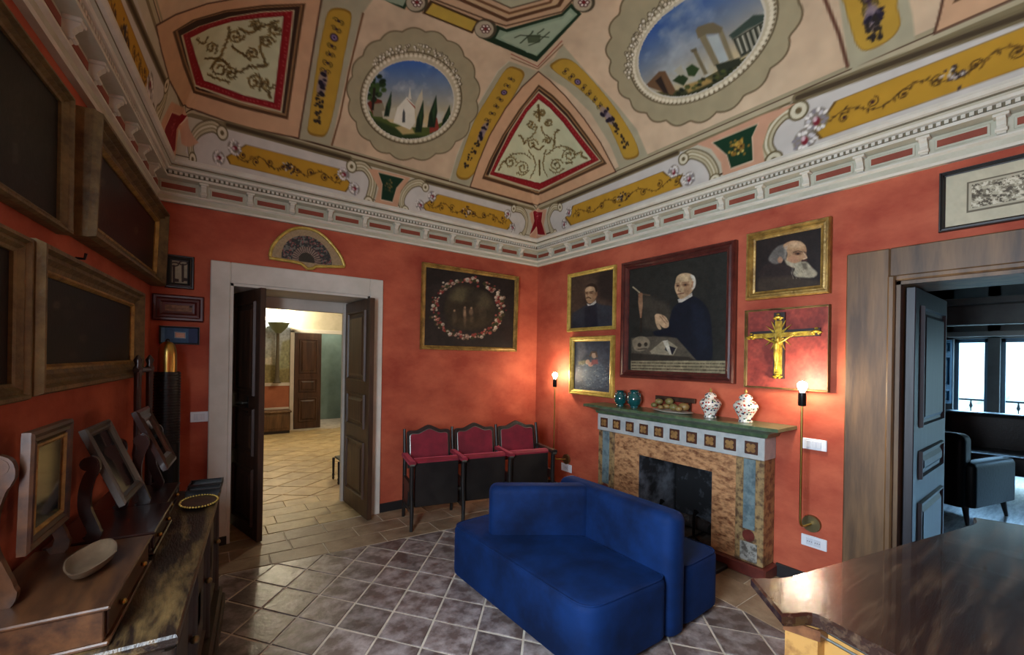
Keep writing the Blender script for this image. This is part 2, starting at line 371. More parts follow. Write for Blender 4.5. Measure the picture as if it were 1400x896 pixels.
for i in range(-16, 17):
    for j in range(-16, 17):
        b = O0+V1*i+V2*j; P = [tuple(b), tuple(b+V1), tuple(b+V1+V2), tuple(b+V2)]
        if np.mean([p[0] for p in P]) < xA(np.mean([p[1] for p in P]))+.05: continue
        P = clip_poly(P, halfmain)
        if P: add_tile(P, .013, 'tile_dark', floor)
# border slabs along the back wall and along the fireplace wall
rs = random.Random(3)
for r_ in range(3):
    t0, t1 = r_/3, (r_+1)/3; x = -.35
    while x < XC:
        x2 = min(XC, x+rs.uniform(.3, .55)); lo = lambda X: 3.625-.095*X
        f_ = lambda X, t: lo(X)+(YB+.0-lo(X))*t
        add_tile([(x, f_(x, t0)), (x2, f_(x2, t0)), (x2, f_(x2, t1)), (x, f_(x, t1))], .007, 'slab_warm', floor); x = x2
for r_ in range(2):
    y = YS
    while y < 3.2:
        y2 = min(3.34, y+rs.uniform(.35, .6)); g = lambda Y: 2.62+.10*Y
        f_ = lambda Y, t: g(Y)+(XC-g(Y))*t
        add_tile([(f_(y, r_/2), y), (f_(y, (r_+1)/2), y), (f_(y2, (r_+1)/2), y2), (f_(y2, r_/2), y2)], .007, 'slab_warm', floor); y = y2
# floor of the room behind the double door: threshold slabs, then diagonal sand coloured tiles
m = MB().box((-3, YB+.02, -.12), (5, 11.2, -.006)); floor2 = struct('floor_back_room', m, 'mortar', 'sand coloured diagonal tiles of the room behind the double door')
for r_ in range(4):
    y0 = YB+.02+r_*.215; x = DX0-.02-rs.uniform(0, .1) if r_ < 3 else -.6
    while x < (DX1+.02 if r_ < 3 else 2.2):
        x2 = x+rs.uniform(.28, .5)
        P = clip_poly([(x, y0), (x2, y0), (x2, y0+.215), (x, y0+.215)], [(1, 0, DX1+.0 if r_ < 3 else 9), (-1, 0, -DX0 if r_ < 3 else 9)])
        add_tile(P, .006, 'tile_sand', floor2); x = x2
D1 = np.array([.25, -.19]); D2 = np.array([.25, .19]); cnt = 0
for i in range(-30, 31):
    for j in range(-30, 31):
        b = np.array([1.0, 7.0])+D1*i+D2*j
        if not (.2 < b[0] < .0+b[1]*.31 and 4.95 < b[1] < 9.6): continue
        P = clip_poly([tuple(b), tuple(b+D1), tuple(b+D1+D2), tuple(b+D2)], [(0, -1, -(YB+.88)), (0, 1, 9.74)])
        if P: add_tile(P, .012, 'tile_sand', floor2); cnt += 1
# ---------------------------------------------------------------- cornice: four mitred runs with brackets and rust panels
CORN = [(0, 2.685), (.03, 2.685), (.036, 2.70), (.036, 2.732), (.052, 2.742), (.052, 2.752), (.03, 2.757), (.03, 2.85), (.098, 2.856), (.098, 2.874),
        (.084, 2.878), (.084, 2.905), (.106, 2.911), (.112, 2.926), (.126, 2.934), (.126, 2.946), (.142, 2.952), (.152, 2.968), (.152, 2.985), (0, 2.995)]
RC = [np.array([XC, YB]), np.array([AX0, YB]), np.array([xA(YS), YS]), np.array([XC, YS])]   # NE NW SW SE
def cornice(nm, P, Q, Pn, Qn, label):
    """run from corner P to corner Q; Pn/Qn neighbours before and after (for the mitres)"""
    e = (Q-P)/np.linalg.norm(Q-P); n = np.array([-e[1], e[0]])
    ctr = np.mean(RC, 0)
    if (ctr-P)@n < 0: n = -n
    def mit(c, o_):      # inward bisector scaled to unit depth
        f = (o_-c)/np.linalg.norm(o_-c); d = e if c is P else -e
        b = f+d; return b/(b@n)
    bp, bq = mit(P, Pn), mit(Q, Qn)
    mb = MB(); MI = [0, 1, 0, 1, 1, 2, 0, 0, 1, 2, 2, 1, 1, 0, 2, 1, 1, 1, 1]  # last material paints the shade into recesses and dentil ground
    for k_ in range(len(CORN)-1):
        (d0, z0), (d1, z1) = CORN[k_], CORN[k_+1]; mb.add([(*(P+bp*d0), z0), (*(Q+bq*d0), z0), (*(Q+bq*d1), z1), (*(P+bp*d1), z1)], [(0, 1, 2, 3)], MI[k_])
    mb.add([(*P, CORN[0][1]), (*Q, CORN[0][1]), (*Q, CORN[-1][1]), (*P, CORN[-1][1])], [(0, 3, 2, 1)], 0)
    o = struct(nm, mb, ['stucco_grey', 'plaster_white', 'stucco_shade'], label); L = np.linalg.norm(Q-P); k = int(round(L/.3)); step = L/k
    e3 = np.array([*e, 0]); n3 = np.array([*n, 0])
    # bracket mesh: scrolled corbel with abacus
    mb = MB(); prof = [(0, 0), (.016, 0), (.028, .012), (.032, .03), (.028, .045), (.040, .062), (.050, .07), (.053, .082), (0, .082)]
    for sgn in (0,):
        mb.prism([n3*a+e3*(-.017)+np.array([0, 0, b]) for a, b in prof], e3*.034)
    mb.fbox(-e3*.03+np.array([0, 0, .082]), e3*.06, n3*.06, (0, 0, .016), .003)
    mb.tube([n3*.028+e3*-.022+np.array([0, 0, .02]), n3*.028+e3*.022+np.array([0, 0, .02])], .011, 8)
    me = bpy.data.meshes.new('bracket'); me.from_pydata(mb.v, [], mb.f); me.materials.append(MATS['plaster_white'])
    bm = bmesh.new(); bm.from_mesh(me); bmesh.ops.recalc_face_normals(bm, faces=bm.faces); bm.to_mesh(me); bm.free()
    mb = MB(); hl = step/2-.04; z0 = .012; z1 = .078
    mb.fbox(-e3*hl+np.array([0, 0, z0]), e3*2*hl, n3*.006, (0, 0, z1-z0), .003, 0); mb.fbox(-e3*(hl-.012)+np.array([0, 0, z0+.014]), e3*2*(hl-.012), n3*.0085, (0, 0, z1-z0-.028), 0, 1)
    mp = bpy.data.meshes.new('panel'); mp.from_pydata(mb.v, [], mb.f); mp.materials.append(MATS['stucco_grey']); mp.materials.append(MATS['rust_panel']); mp.polygons.foreach_set('material_index', mb.m)
    bm = bmesh.new(); bm.from_mesh(mp); bmesh.ops.recalc_face_normals(bm, faces=bm.faces); bm.to_mesh(mp); bm.free()
    for i in range(k+1):
        if 0 < i < k:
            b = bpy.data.objects.new('bracket', me); COL.objects.link(b); b.parent = o; b.location = (*(P+e*step*i+n*.03), 2.757)
        if i < k:
            b = bpy.data.objects.new('panel', mp); COL.objects.link(b); b.parent = o; b.location = (*(P+e*step*(i+.5)+n*.03), 2.757)
    mb = MB(); nd = int(L/.032)
    for i in range(3, nd-3):
        c = P+e*(i*.032)+n*.084; mb.fbox(np.array([*c, 2.882]), e3*.018, n3*.012, (0, 0, .02))
    d = mb.build('dentil_row', 'plaster_white', o); d['kind'] = 'stuff'
    return o
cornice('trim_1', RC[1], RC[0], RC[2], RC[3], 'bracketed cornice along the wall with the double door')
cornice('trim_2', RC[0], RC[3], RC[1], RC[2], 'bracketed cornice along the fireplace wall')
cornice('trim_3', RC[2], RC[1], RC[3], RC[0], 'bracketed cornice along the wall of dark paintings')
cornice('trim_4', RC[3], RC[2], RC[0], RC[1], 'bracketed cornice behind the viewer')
# ---------------------------------------------------------------- the painted vault
D0, D1_, Z0, Z1 = .15, 1.25, 2.975, 4.05; EA = D1_-D0; EB = Z1-Z0; ARC = 1.712
def prof_z(d):
    c = np.clip((D1_-d)/EA, 0, 1); z = Z0+EB*np.sqrt(1-c*c); return np.where(d < D0, Z0-(D0-d)*5, z)
def dvault(x, y):
    dW = (x-xA(y))*ADV[1]; dE = XC-x; dS = y-YS; dN = YB-y
    a = np.minimum(dW, dE); b = np.minimum(dS, dN); mn = np.minimum(a, b)
    k = np.clip((mn-D0)*.9, 1e-4, .45); hh = np.maximum(k-np.abs(a-b), 0)/k; return mn-hh*hh*k*.25
def zvault(x, y): return prof_z(dvault(x, y))
HX, HY = 1.98, (YB-YS)/2; YC_ = (YB+YS)/2
def p_of(d, half, hm):              # distance to near wall -> unrolled coordinate (0 = axis)
    th = np.arccos(np.clip((D1_-d)/EA, -1, 1)); return np.where(d < D1_, (hm-D1_)+ARC*(1-th/(math.pi/2)), (half-d)/(half-D1_)*(hm-D1_))
def d_of(p, half, hm):
    ap = np.abs(p); mid = hm-D1_; th = (1-np.clip((ap-mid)/ARC, 0, 1))*math.pi/2
    return np.where(ap > mid, D1_-EA*np.cos(th), half-ap/mid*(half-D1_))
def xy2pq(x, y):
    hw = (XC-xA(y))/2; xc = (XC+xA(y))/2; s = np.sign(x-xc); p = s*p_of(hw-np.abs(x-xc), hw, HX)
    s2 = np.sign(y-YC_); q = s2*p_of(HY-np.abs(y-YC_), HY, HY); return p, q
def pq2xy(p, q):
    y = YC_+np.sign(q)*(HY-d_of(q, HY, HY)); hw = (XC-xA(y))/2; xc = (XC+xA(y))/2; x = xc+np.sign(p)*(hw-d_of(p, hw, HX)); return x, y
def vp(P):                           # photo pixels -> unrolled vault coordinates (ray meets vault)
    P = np.asarray(P, float); r = cF[None]+cR[None]*((P[:, :1]-700)/FPX)+cU[None]*((CY-P[:, 1:2])/FPX)
    lo = np.full(len(P), .5); hi = (4.3-HCAM)/np.maximum(r[:, 2], .05); hi = np.minimum(hi, 9)
    # first crossing: march then bisect
    ts = np.linspace(0, 1, 160)[None]*(hi-lo)[:, None]+lo[:, None]
    g = HCAM+r[:, 2:3]*ts-zvault(r[:, :1]*ts, r[:, 1:2]*ts); k = np.argmax(g > 0, 1); k = np.maximum(k, 1); ii = np.arange(len(P))
    a, b = ts[ii, k-1], ts[ii, k]
    for _ in range(30):
        c = (a+b)/2; gg = HCAM+r[:, 2]*c-zvault(r[:, 0]*c, r[:, 1]*c); a = np.where(gg < 0, c, a); b = np.where(gg < 0, b, c)
    x, y = r[:, 0]*a, r[:, 1]*a; p, q = xy2pq(x, y); return np.stack([p, q], 1)
def nonuni(lim, f0, fine, coarse):   # fine above f0, coarse below
    return np.concatenate([np.arange(-lim, f0, coarse), np.arange(f0, lim, fine), [lim]])
PXM, QYM = (HX-D1_)+ARC, (HY-D1_)+ARC
gp = nonuni(PXM, -PXM+.0001, .0078, .03); gq = nonuni(QYM, -1.75, .0078, .03)
GP, GQ = np.meshgrid(gp, gq, indexing='ij')
T = Paint(GP, GQ, (208, 186, 160), unit=.0085)
def kc(ox, oy, sc): return lambda *P: [(ox+x/sc, oy+y/sc) for x, y in P]
c1 = kc(0, 0, 2.986); c2 = kc(200, 0, 2.986); c3 = kc(450, 0, 2.986); c4_ = kc(700, 0, 2.986); c5 = kc(1050, 0, 2.986)
k1 = kc(500, 220, 5.385); k2 = kc(720, 200, 5.27); k3 = kc(900, 120, 5.27); k4 = kc(200, 150, 5.975); k5 = kc(540, 0, 4.667); k6 = kc(640, 90, 4.48)
BROWN = (92, 66, 46); OLIVE = (86, 76, 40); YEL = (190, 156, 66); GREY = (178, 172, 148); CREAM = (206, 208, 178); RED = (150, 34, 40); WHITE = (214, 210, 198)
NAMES = {}; PLABEL = {}
def part_id(nm, label): i = len(NAMES)+1; NAMES[i] = nm; PLABEL[i] = label; return i
def F(P, col, soft=1., idn=None, mirror=True, a=1.):
    Q = vp(dens(P, 6)); T.fill(Q, col, soft, a, idn)
    if mirror and False: pass
    return Q
def L(P, w_, col, soft=1., closed=False, a=1.): T.line(vp(dens(P, 6, closed)), w_, col, soft, a, closed)
# plaster mottling
T.c *= (1+.16*(fnoise(T.X, T.Y, 3.2, 3, 4)[:, None]-.5)); T.c += (fnoise(T.X, T.Y, 1.4, 9, 3)[:, None]-.5)*np.array([[10, 16, 18]])
# --- cove band (everything below the top line of the cartouches) by unrolled height
band = np.maximum(np.abs(T.X)-(HX-D1_), np.abs(T.Y)-(HY-D1_))   # 0..ARC, ARC at the cornice
bt = ARC-.365; kb = np.nonzero(band > bt)[0]
T.c[kb] = np.array([[196, 190, 172]])*(1+.10*(fnoise(T.X[kb], T.Y[kb], 5, 4)[:, None]-.5))
for b0, w_, col in ((bt-.035, .018, (170, 160, 134)), (bt-.018, .012, BROWN), (bt+.0, .028, (186, 176, 150)), (bt+.03, .03, (140, 128, 100)), (ARC-.03, .014, BROWN), (ARC-.012, .024, (206, 202, 186))):
    k = np.nonzero(np.abs(band-b0) < w_/2)[0]; T.c[k] = np.array([col])*(1+.06*(fnoise(T.X[k], T.Y[k], 6, 4)[:, None]-.5))
def orn(Q, n, seed, w_=1.2, col=OLIVE, jit=.25):
    """string of leafy scrolls along the centreline Q (metres) of half width hw"""
    r_ = random.Random(seed); Q = np.asarray(Q); cum = np.concatenate([[0], np.cumsum(np.hypot(*np.diff(Q, axis=0).T))]); Lh = cum[-1]
    return [(np.interp(Lh*(i+.5)/n, cum, Q[:, 0]), np.interp(Lh*(i+.5)/n, cum, Q[:, 1])) for i in range(n)]
def rib(outer, yel, axis, side, nm, label, seed):
    T.fill(vp(dens(outer, 6)), GREY, 1.5); iy = part_id(nm, label)
    Y = vp(dens(smooth_poly(yel, True, 4), 5)); T.fill(Y, (150, 118, 48), 1., 1, iy); c = Y.mean(0); T.fill(c+(Y-c)*.965, YEL, 1.2)
    A = vp(dens(axis, 4, False)); pts = orn(A, 13, seed); rr = random.Random(seed); d0 = A[-1]-A[0]; d0 = d0/np.linalg.norm(d0); nn = np.array([-d0[1], d0[0]])
    for i, (x, y) in enumerate(pts):
        t = i/12
        if i == 2:
            T.ell(x, y, .030, .030, (70, 52, 60), 1.2); T.ell(x, y, .019, .019, (150, 130, 168), 1.2); T.ell(x, y, .008, .008, (50, 30, 70), 1)
        elif i in (7, 8): 
            T.ell(x, y, .034, .062, (154, 138, 148), 2, .8, math.atan2(nn[1], nn[0])); 
            for q in range(7): T.ell(x+rr.uniform(-.018, .018), y+rr.uniform(-.045, .045), rr.uniform(.008, .02), rr.uniform(.008, .02), (44, 36, 52), 1)
        elif i > 8:
            for q in range(7): T.ell(x+rr.uniform(-.028, .028), y+rr.uniform(-.028, .028), rr.uniform(.006, .014), rr.uniform(.006, .014), (54, 46, 40), 1)
        else:
            for sg in (-1, 1):
                T.line(scroll(x+nn[0]*sg*.018, y+nn[1]*sg*.018, .020, 1.1, sg, rr.uniform(0, 6)), .8, (96, 82, 36), 1)
            T.ell(x, y, .010, .010, (64, 44, 60), 1)
# ribs beside the medallions
rib(c3((850, 290), (735, 250), (690, 290), (600, 440), (520, 640), (492, 738), (578, 765), (640, 640), (720, 480), (800, 350)),
    c3((725, 280), (770, 278), (797, 300), (780, 345), (700, 490), (630, 650), (580, 722), (548, 735), (520, 718), (530, 670), (590, 500), (660, 380)),
    c3((750, 310), (705, 395), (650, 490), (605, 590), (555, 690)), 1, 'painted_strip', 'yellow painted strip with grotesques between the round landscape and the corner panel', 1)
rib(c4_((105, 290), (170, 240), (205, 180), (300, 290), (430, 430), (510, 530), (556, 638), (440, 690), (400, 590), (320, 460), (220, 360)),
    c4_((160, 280), (175, 250), (210, 238), (255, 255), (330, 330), (420, 440), (490, 550), (518, 620), (505, 645), (465, 652), (448, 630), (425, 575), (360, 450), (270, 360)),
    c4_((205, 280), (280, 345), (350, 420), (410, 500), (475, 610)), 1, 'painted_strip', 'yellow painted strip with grotesques between the oval landscape and the corner panel', 2)
rib(c2((712, -6), (690, 120), (650, 400), (622, 568), (755, 592), (770, 520), (830, 250), (880, 60), (930, -10)),
    c2((742, 50), (770, 32), (820, 40), (838, 75), (810, 220), (770, 430), (738, 545), (700, 558), (660, 540), (665, 480), (700, 240), (725, 110)),
    c2((790, 70), (765, 160), (740, 260), (715, 350), (695, 520)), 1, 'painted_strip', 'yellow painted strip left of the round church landscape', 3)
rib(c5((280, -60), (290, 0), (330, 270), (345, 285), (600, 160), (590, 60), (560, -60)),
    c5((300, -60), (312, 20), (345, 140), (365, 188), (400, 208), (470, 180), (520, 140), (542, 90), (528, 30), (510, -60)),
    c5((400, -50), (412, 10), (425, 60), (430, 110), (435, 150)), 1, 'painted_strip', 'yellow painted strip right of the oval landscape with ruins', 4)
L(c2((885, 55), (830, 280), (790, 480), (758, 592)), 1.6, (120, 84, 56)); L(c5((230, -10), (290, 140), (325, 270)), 2.2, (112, 78, 60)); L(c3((735, 250), (690, 290), (600, 440), (520, 640), (492, 738)), 1., (206, 200, 180))
# --- corner panels (kites)
def kite(out, frame, red, inner, nm, label, ornaments, mir=False):
    for sg in ((1, -1) if mir else (1,)):
        ik = part_id(nm, label if sg > 0 else 'kite shaped fresco panel with red border over the right doorway'); M2 = np.array([[1, sg]]); W_ = lambda P: vp(dens(P, 5))*M2
        O_ = W_(out); T.fill(O_, (208, 172, 140), 1.2); T.line(O_, 1.3, (90, 60, 44), 1, 1, True)
        Q = W_(frame); T.fill(Q, (96, 70, 46), 1., 1, ik); c = Q.mean(0)
        T.fill(c+(Q-c)*.955, (160, 128, 92), 1.); T.fill(c+(Q-c)*.925, (70, 48, 34), 1.)
        R_ = W_(red); cr_ = R_.mean(0); T.fill(cr_+(R_-cr_)*1.035, (200, 188, 158), 1.); T.fill(R_, RED, 1.)
        I = W_(inner); ci = I.mean(0); T.fill(ci+(I-ci)*1.02, (120, 20, 28), 1.); T.fill(I, CREAM, 1.)
        k = np.nonzero(inpoly(T.X, T.Y, I))[0]; T.c[k] *= (1+.1*(fnoise(T.X[k], T.Y[k], 6, 8)[:, None]-.5))
    R_ = W_(red)*M2; cr_ = R_.mean(0)
    # pale running ornament on the red border
    rr = random.Random(5)
    M_ = (R_[:min(len(R_), len(I))]+0)
    for i in range(0, len(R_), 1):
        x, y = R_[i]; x = x*.94+cr_[0]*.06; y = y*.94+cr_[1]*.06
        if rr.random() < .8: T.ell(x+rr.uniform(-.006, .006), y+rr.uniform(-.006, .006), .007, .006, (196, 110, 108), 1, .6)
    rl = random.Random(8)
    for P, w_ in ornaments:
        Q = vp(dens(P, 2.2, False))
        for sg in ((1, -1) if mir else (1,)):
            q_ = Q*np.array([[1, sg]]); T.line(q_, w_*.6, (98, 78, 40), 1., .95)
            for i in range(0, len(q_)-1):
                t_ = q_[i+1]-q_[i]; t_ = t_/(np.linalg.norm(t_)+1e-9); nn = np.array([-t_[1], t_[0]])*rl.choice([-1, 1])
                c_ = q_[i]+nn*.010; T.ell(c_[0], c_[1], rl.uniform(.008, .014), .005, rl.choice([(104, 84, 42), (140, 114, 62), (84, 70, 40)]), .9, .85, math.atan2(t_[1], t_[0])+rl.uniform(.2, .9))
def kscrolls(f, items):
    out = []
    for it in items:
        if it[0] == 's': _, x, y, r, t, d, a0, w_ = it; out.append((f(*scroll(x, y, r, t, d, a0)), w_))
        else: out.append((f(*smooth_poly(it[1], False, 4)), it[2]))
    return out
K6O = kscrolls(k6, [('s', 335, 625, 42, 1.6, 1, 3.4, 1.6), ('s', 258, 592, 36, 1.5, -1, 0, 1.6), ('s', 540, 608, 40, 1.6, -1, -.3, 1.6), ('s', 622, 548, 44, 1.6, 1, 2.8, 1.6), ('s', 392, 482, 34, 1.4, -1, 0, 1.4), ('s', 488, 462, 26, 1.3, 1, 3, 1.3),
    ('s', 385, 360, 28, 1.3, 1, 0, 1.4), ('s', 492, 348, 26, 1.3, -1, 3, 1.4), ('s', 425, 290, 26, 1.2, 1, 0, 1.2), ('s', 450, 285, 22, 1.2, -1, 3, 1.2),
    ('l', [(432, 240), (434, 300), (436, 340)], 3.2), ('l', [(425, 375), (400, 420), (360, 455), (345, 480)], 1.5), ('l', [(445, 375), (470, 420), (520, 455), (525, 500)], 1.5), ('l', [(345, 480), (330, 440), (310, 425)], 2.2), ('l', [(527, 470), (535, 410), (560, 395)], 2.2),
    ('l', [(395, 490), (430, 515), (465, 490)], 2.6), ('l', [(370, 520), (405, 570), (412, 620), (380, 690)], 1.8), ('l', [(475, 515), (462, 570), (460, 620), (485, 680)], 1.8), ('l', [(436, 580), (438, 630), (438, 670)], 4.5),
    ('l', [(225, 590), (260, 550), (330, 535), (385, 570)], 1.5), ('l', [(190, 640), (205, 600), (235, 580)], 2.2), ('l', [(480, 545), (540, 500), (600, 495), (650, 520)], 1.5), ('l', [(650, 545), (690, 530), (700, 560), (730, 570)], 2.), ('l', [(600, 600), (640, 590)], 2.4), ('l', [(300, 655), (340, 670), (375, 640)], 1.4), ('l', [(500, 640), (545, 655), (590, 630)], 1.4)])
kite(k6((430, 35), (500, 90), (600, 190), (710, 325), (810, 470), (905, 650), (425, 855), (12, 742), (60, 600), (130, 430), (230, 260), (330, 130)),
     k6((432, 115), (520, 180), (620, 280), (740, 440), (850, 600), (430, 795), (85, 692), (130, 580), (210, 425), (310, 270)),
     k6((432, 165), (510, 228), (600, 320), (720, 475), (802, 577), (435, 762), (133, 666), (180, 560), (255, 410), (350, 262)),
     k6((432, 205), (500, 258), (580, 345), (690, 490), (755, 574), (440, 720), (160, 650), (200, 568), (275, 430), (360, 285)), 'painted_corner_panel', 'kite shaped fresco panel with red border above the meeting of the two red walls', K6O, True)
C2O = kscrolls(c2, [('s', 365, 145, 32, 1.5, 1, 0, 1.7), ('s', 265, 195, 26, 1.4, -1, 1, 1.6), ('s', 435, 220, 30, 1.5, 1, 2, 1.7), ('s', 300, 280, 40, 1.5, -1, 0, 1.9), ('s', 345, 300, 30, 1.4, 1, 3, 1.7), ('s', 440, 335, 36, 1.5, -1, 1, 1.8), ('s', 490, 345, 28, 1.3, 1, 0, 1.6), ('s', 495, 170, 26, 1.4, -1, 0, 1.6), ('s', 450, 105, 24, 1.3, 1, 3, 1.5), ('s', 525, 120, 26, 1.3, 1, 0, 1.5),
    ('l', [(340, 110), (325, 180), (300, 230), (260, 280)], 2), ('l', [(205, 160), (235, 180), (250, 150)], 2.2), ('l', [(350, 190), (385, 215), (410, 230)], 3), ('l', [(465, 150), (470, 220), (490, 270), (420, 270)], 2), ('l', [(380, 120), (430, 135), (470, 110), (540, 85)], 2), ('l', [(330, 300), (390, 290), (420, 265)], 1.8), ('l', [(500, 380), (510, 400)], 2.5), ('l', [(240, 240), (300, 240), (330, 265)], 3), ('l', [(250, 305), (300, 325), (340, 335)], 2.2)])
kite(c2((40, 105), (120, 60), (250, 15), (420, -15), (720, -30), (690, 150), (622, 565), (380, 515), (150, 432), (95, 330), (60, 200)),
     c2((108, 130), (190, 80), (320, 42), (480, 20), (650, 14), (632, 120), (578, 488), (380, 440), (192, 380), (150, 270)),
     c2((150, 143), (220, 108), (340, 72), (470, 52), (598, 45), (590, 120), (548, 452), (380, 410), (203, 347), (175, 245)),
     c2((180, 155), (260, 115), (350, 88), (460, 74), (560, 66), (552, 150), (520, 418), (400, 390), (235, 328), (205, 240)), 'painted_corner_panel', 'kite shaped fresco panel with red border beside the wall of dark paintings', C2O)
# --- central octagon with green corner, yellow bars and rosettes
ig = part_id('painted_corner_trophy', 'green painted triangle with a music trophy by the centre panel')
F(k5((-100, -400), (60, 60), (650, 160), (710, 180), (1070, 90), (1150, 20), (1250, -200)), (196, 166, 136))
F(k5((560, 250), (905, 395), (1190, 90), (1125, 20), (1065, 85), (710, 185), (650, 160)), (30, 56, 34), idn=ig)
F(k5((640, 245), (905, 358), (1165, 92), (1120, 50), (1070, 102), (715, 205), (668, 190)), (150, 168, 146)); F(k5((668, 240), (830, 320), (840, 335), (900, 345), (960, 300), (1140, 95), (1110, 75), (1070, 120), (800, 195), (700, 220)), (166, 180, 158))
L(k5((742, 345), (910, 425), (1065, 262)), 1., (150, 80, 66)); L(k5((742, 370), (912, 440), (1070, 285)), 1., (130, 96, 70)); F(k5((840, 225), (930, 220), (925, 270), (850, 275)), (92, 104, 80)); L(k5((765, 240), (800, 225), (980, 238)), 1.2, (70, 80, 60)); L(k5((800, 275), (870, 215), (880, 200)), 1.4, (70, 80, 60)); L(k5((910, 215), (950, 185)), 1.2, (70, 80, 60)); L(k5((855, 290), (910, 270), (985, 205)), 1.2, (70, 80, 60))
iy = part_id('painted_bar', 'yellow painted bar between two rosettes'); F(k5((225, 0), (540, 130), (495, 215), (175, 85)), (80, 56, 30), idn=iy); F(k5((240, 20), (520, 138), (488, 200), (195, 82)), (192, 166, 80))
F(k5((-200, -60), (60, 60), (110, -20), (-100, -100)), (34, 60, 38)); F(k5((-200, -40), (50, 40), (85, -20), (-100, -80)), (160, 172, 150))
for x, y in ((140, 15), (578, 185), (1205, 15)):
    P = k5(*[(x+72*math.cos(a), y+66*math.sin(a)) for a in np.linspace(0, 2*math.pi, 24)[:-1]]); ir = part_id('painted_rosette', None); F(P, (88, 80, 62), idn=ir)
    F(k5(*[(x-8+60*math.cos(a), y+2+54*math.sin(a)) for a in np.linspace(0, 2*math.pi, 24)[:-1]]), (184, 172, 150))
    for a in range(6):
        c_ = k5((x+22*math.cos(a*1.047), y+20*math.sin(a*1.047)))[0]; q = vp([c_])[0]; T.ell(q[0], q[1], .017, .017, (80, 40, 40), 1); T.ell(q[0], q[1], .010, .010, (236, 226, 214), 1)
    q = vp(k5((x, y)))[0]; T.ell(q[0], q[1], .012, .012, (130, 30, 36), 1)
L(k5((235, -10), (640, 145), (708, 165), (1065, 75), (1150, -20)), 1.5, (92, 66, 46)); L(k5((380, -20), (715, 128), (1045, 35), (1090, -40)), 3.5, (100, 70, 46)); L(k5((430, -20), (720, 100), (1020, 25), (1060, -40)), 2.5, (196, 168, 132)); L(k5((480, -20), (730, 85), (990, 15), (1020, -40)), 2.5, (120, 86, 58))
io = part_id('painted_centre_panel', 'grey green centre panel of the vault'); F(k5((560, -150), (560, -30), (740, 52), (950, -5), (980, -60), (960, -150)), (176, 172, 146), idn=io); L(k5((560, -30), (740, 52), (950, -5)), 1.2, (84, 66, 50))
# --- medallions
def scallop(cx, cy, rx, ry, n, amp, rot=0.):
    out = []
    for i in range(n*8):
        a = 2*math.pi*i/(n*8); s_ = 1+amp*abs(math.sin(a*n/2))-amp*.5; x, y = rx*s_*math.cos(a), ry*s_*math.sin(a)
        out.append((cx+x*math.cos(rot)-y*math.sin(rot), cy+x*math.sin(rot)+y*math.cos(rot)))
    return out
def elp(cx, cy, rx, ry, rot=0., n=64): return scallop(cx, cy, rx, ry, n//8, 0., rot)
im1 = part_id('painted_medallion', 'round fresco landscape with a white church, cypresses and blue sky')
S1 = F(scallop(565, 129, 89, 89, 17, .05, .1), (172, 162, 134), idn=None); T.line(S1, 1.3, (104, 90, 66), 1, .8, True)
F(elp(562, 134, 70, 64), (110, 98, 74)); F(elp(562, 134, 68, 62), (198, 188, 164))
for i in range(64):
    a = 2*math.pi*i/64; q = vp([(562+64.5*math.cos(a), 134.5+58.5*math.sin(a))])[0]; T.ell(q[0], q[1], .012, .012, (226, 218, 196), 1); q = vp([(562+67*math.cos(a+.05), 134.5+61*math.sin(a+.05))])[0]; T.ell(q[0], q[1], .006, .006, (116, 102, 80), 1)
rr = random.Random(2)
for i in range(120):      # flower garland over the top of the ring
    a = -math.pi*(.06+.72*rr.random()); b_ = 1+rr.uniform(.0, .16)*math.sin(-a); q = vp([(564+66*b_*math.cos(a), 130+60*b_*math.sin(a))])[0]
    T.ell(q[0], q[1], .014, .013, (104, 94, 74), 1); T.ell(q[0]-.003, q[1]+.002, .010, .010, rr.choice([(222, 212, 192), (206, 196, 172), (232, 226, 210)]), 1)
F(elp(561, 136.5, 60.5, 55), (210, 204, 190)); F(elp(561, 136.5, 59, 53.5), (150, 158, 160), idn=im1)
def clipped(P, M_, col, soft=1., a=1.):
    Q = vp(dens(P, 3)); k = T.sel(Q, .02); k = k[inpoly(T.X[k], T.Y[k], M_)]
    if not k.size: return
    d = segdist(T.X[k], T.Y[k], Q, True); d = np.where(inpoly(T.X[k], T.Y[k], Q), -d, d); T.put(k, np.clip(.5-d/(soft*T.unit), 0, 1)*a, col)
ME1 = vp(elp(561, 136.5, 59, 53.5))
k = np.nonzero(inpoly(T.X, T.Y, ME1))[0]; PXv, PYv = pr(np.stack([*pq2xy(T.X[k], T.Y[k]), zvault(*pq2xy(T.X[k], T.Y[k]))], 1))
t = np.clip((PYv-82)/80, 0, 1)[:, None]; n_ = fnoise(PXv, PYv, .05, 6, 4)[:, None]; sky = np.array([[72, 110, 176]])*(1-t)+np.array([[206, 190, 150]])*t
T.c[k] = sky*(1-np.clip((n_-.5)*2.2, 0, 1))+np.array([[196, 200, 204]])*np.clip((n_-.5)*2.2, 0, 1)
g = lambda *P: c3(*P)
clipped(g((150, 450), (200, 460), (250, 500), (330, 520), (420, 520), (520, 470), (520, 600), (150, 600)), ME1, (92, 104, 52)); clipped(g((170, 480), (240, 510), (320, 545), (400, 560), (330, 600), (200, 560)), ME1, (58, 74, 40), 3)
clipped(g((270, 520), (330, 505), (350, 545), (300, 550)), ME1, (186, 168, 120), 2)
clipped(g((155, 420), (185, 400), (215, 410), (225, 460), (180, 470)), ME1, (124, 60, 44)); clipped(g((175, 425), (220, 420), (235, 480), (180, 475)), ME1, (150, 142, 120))
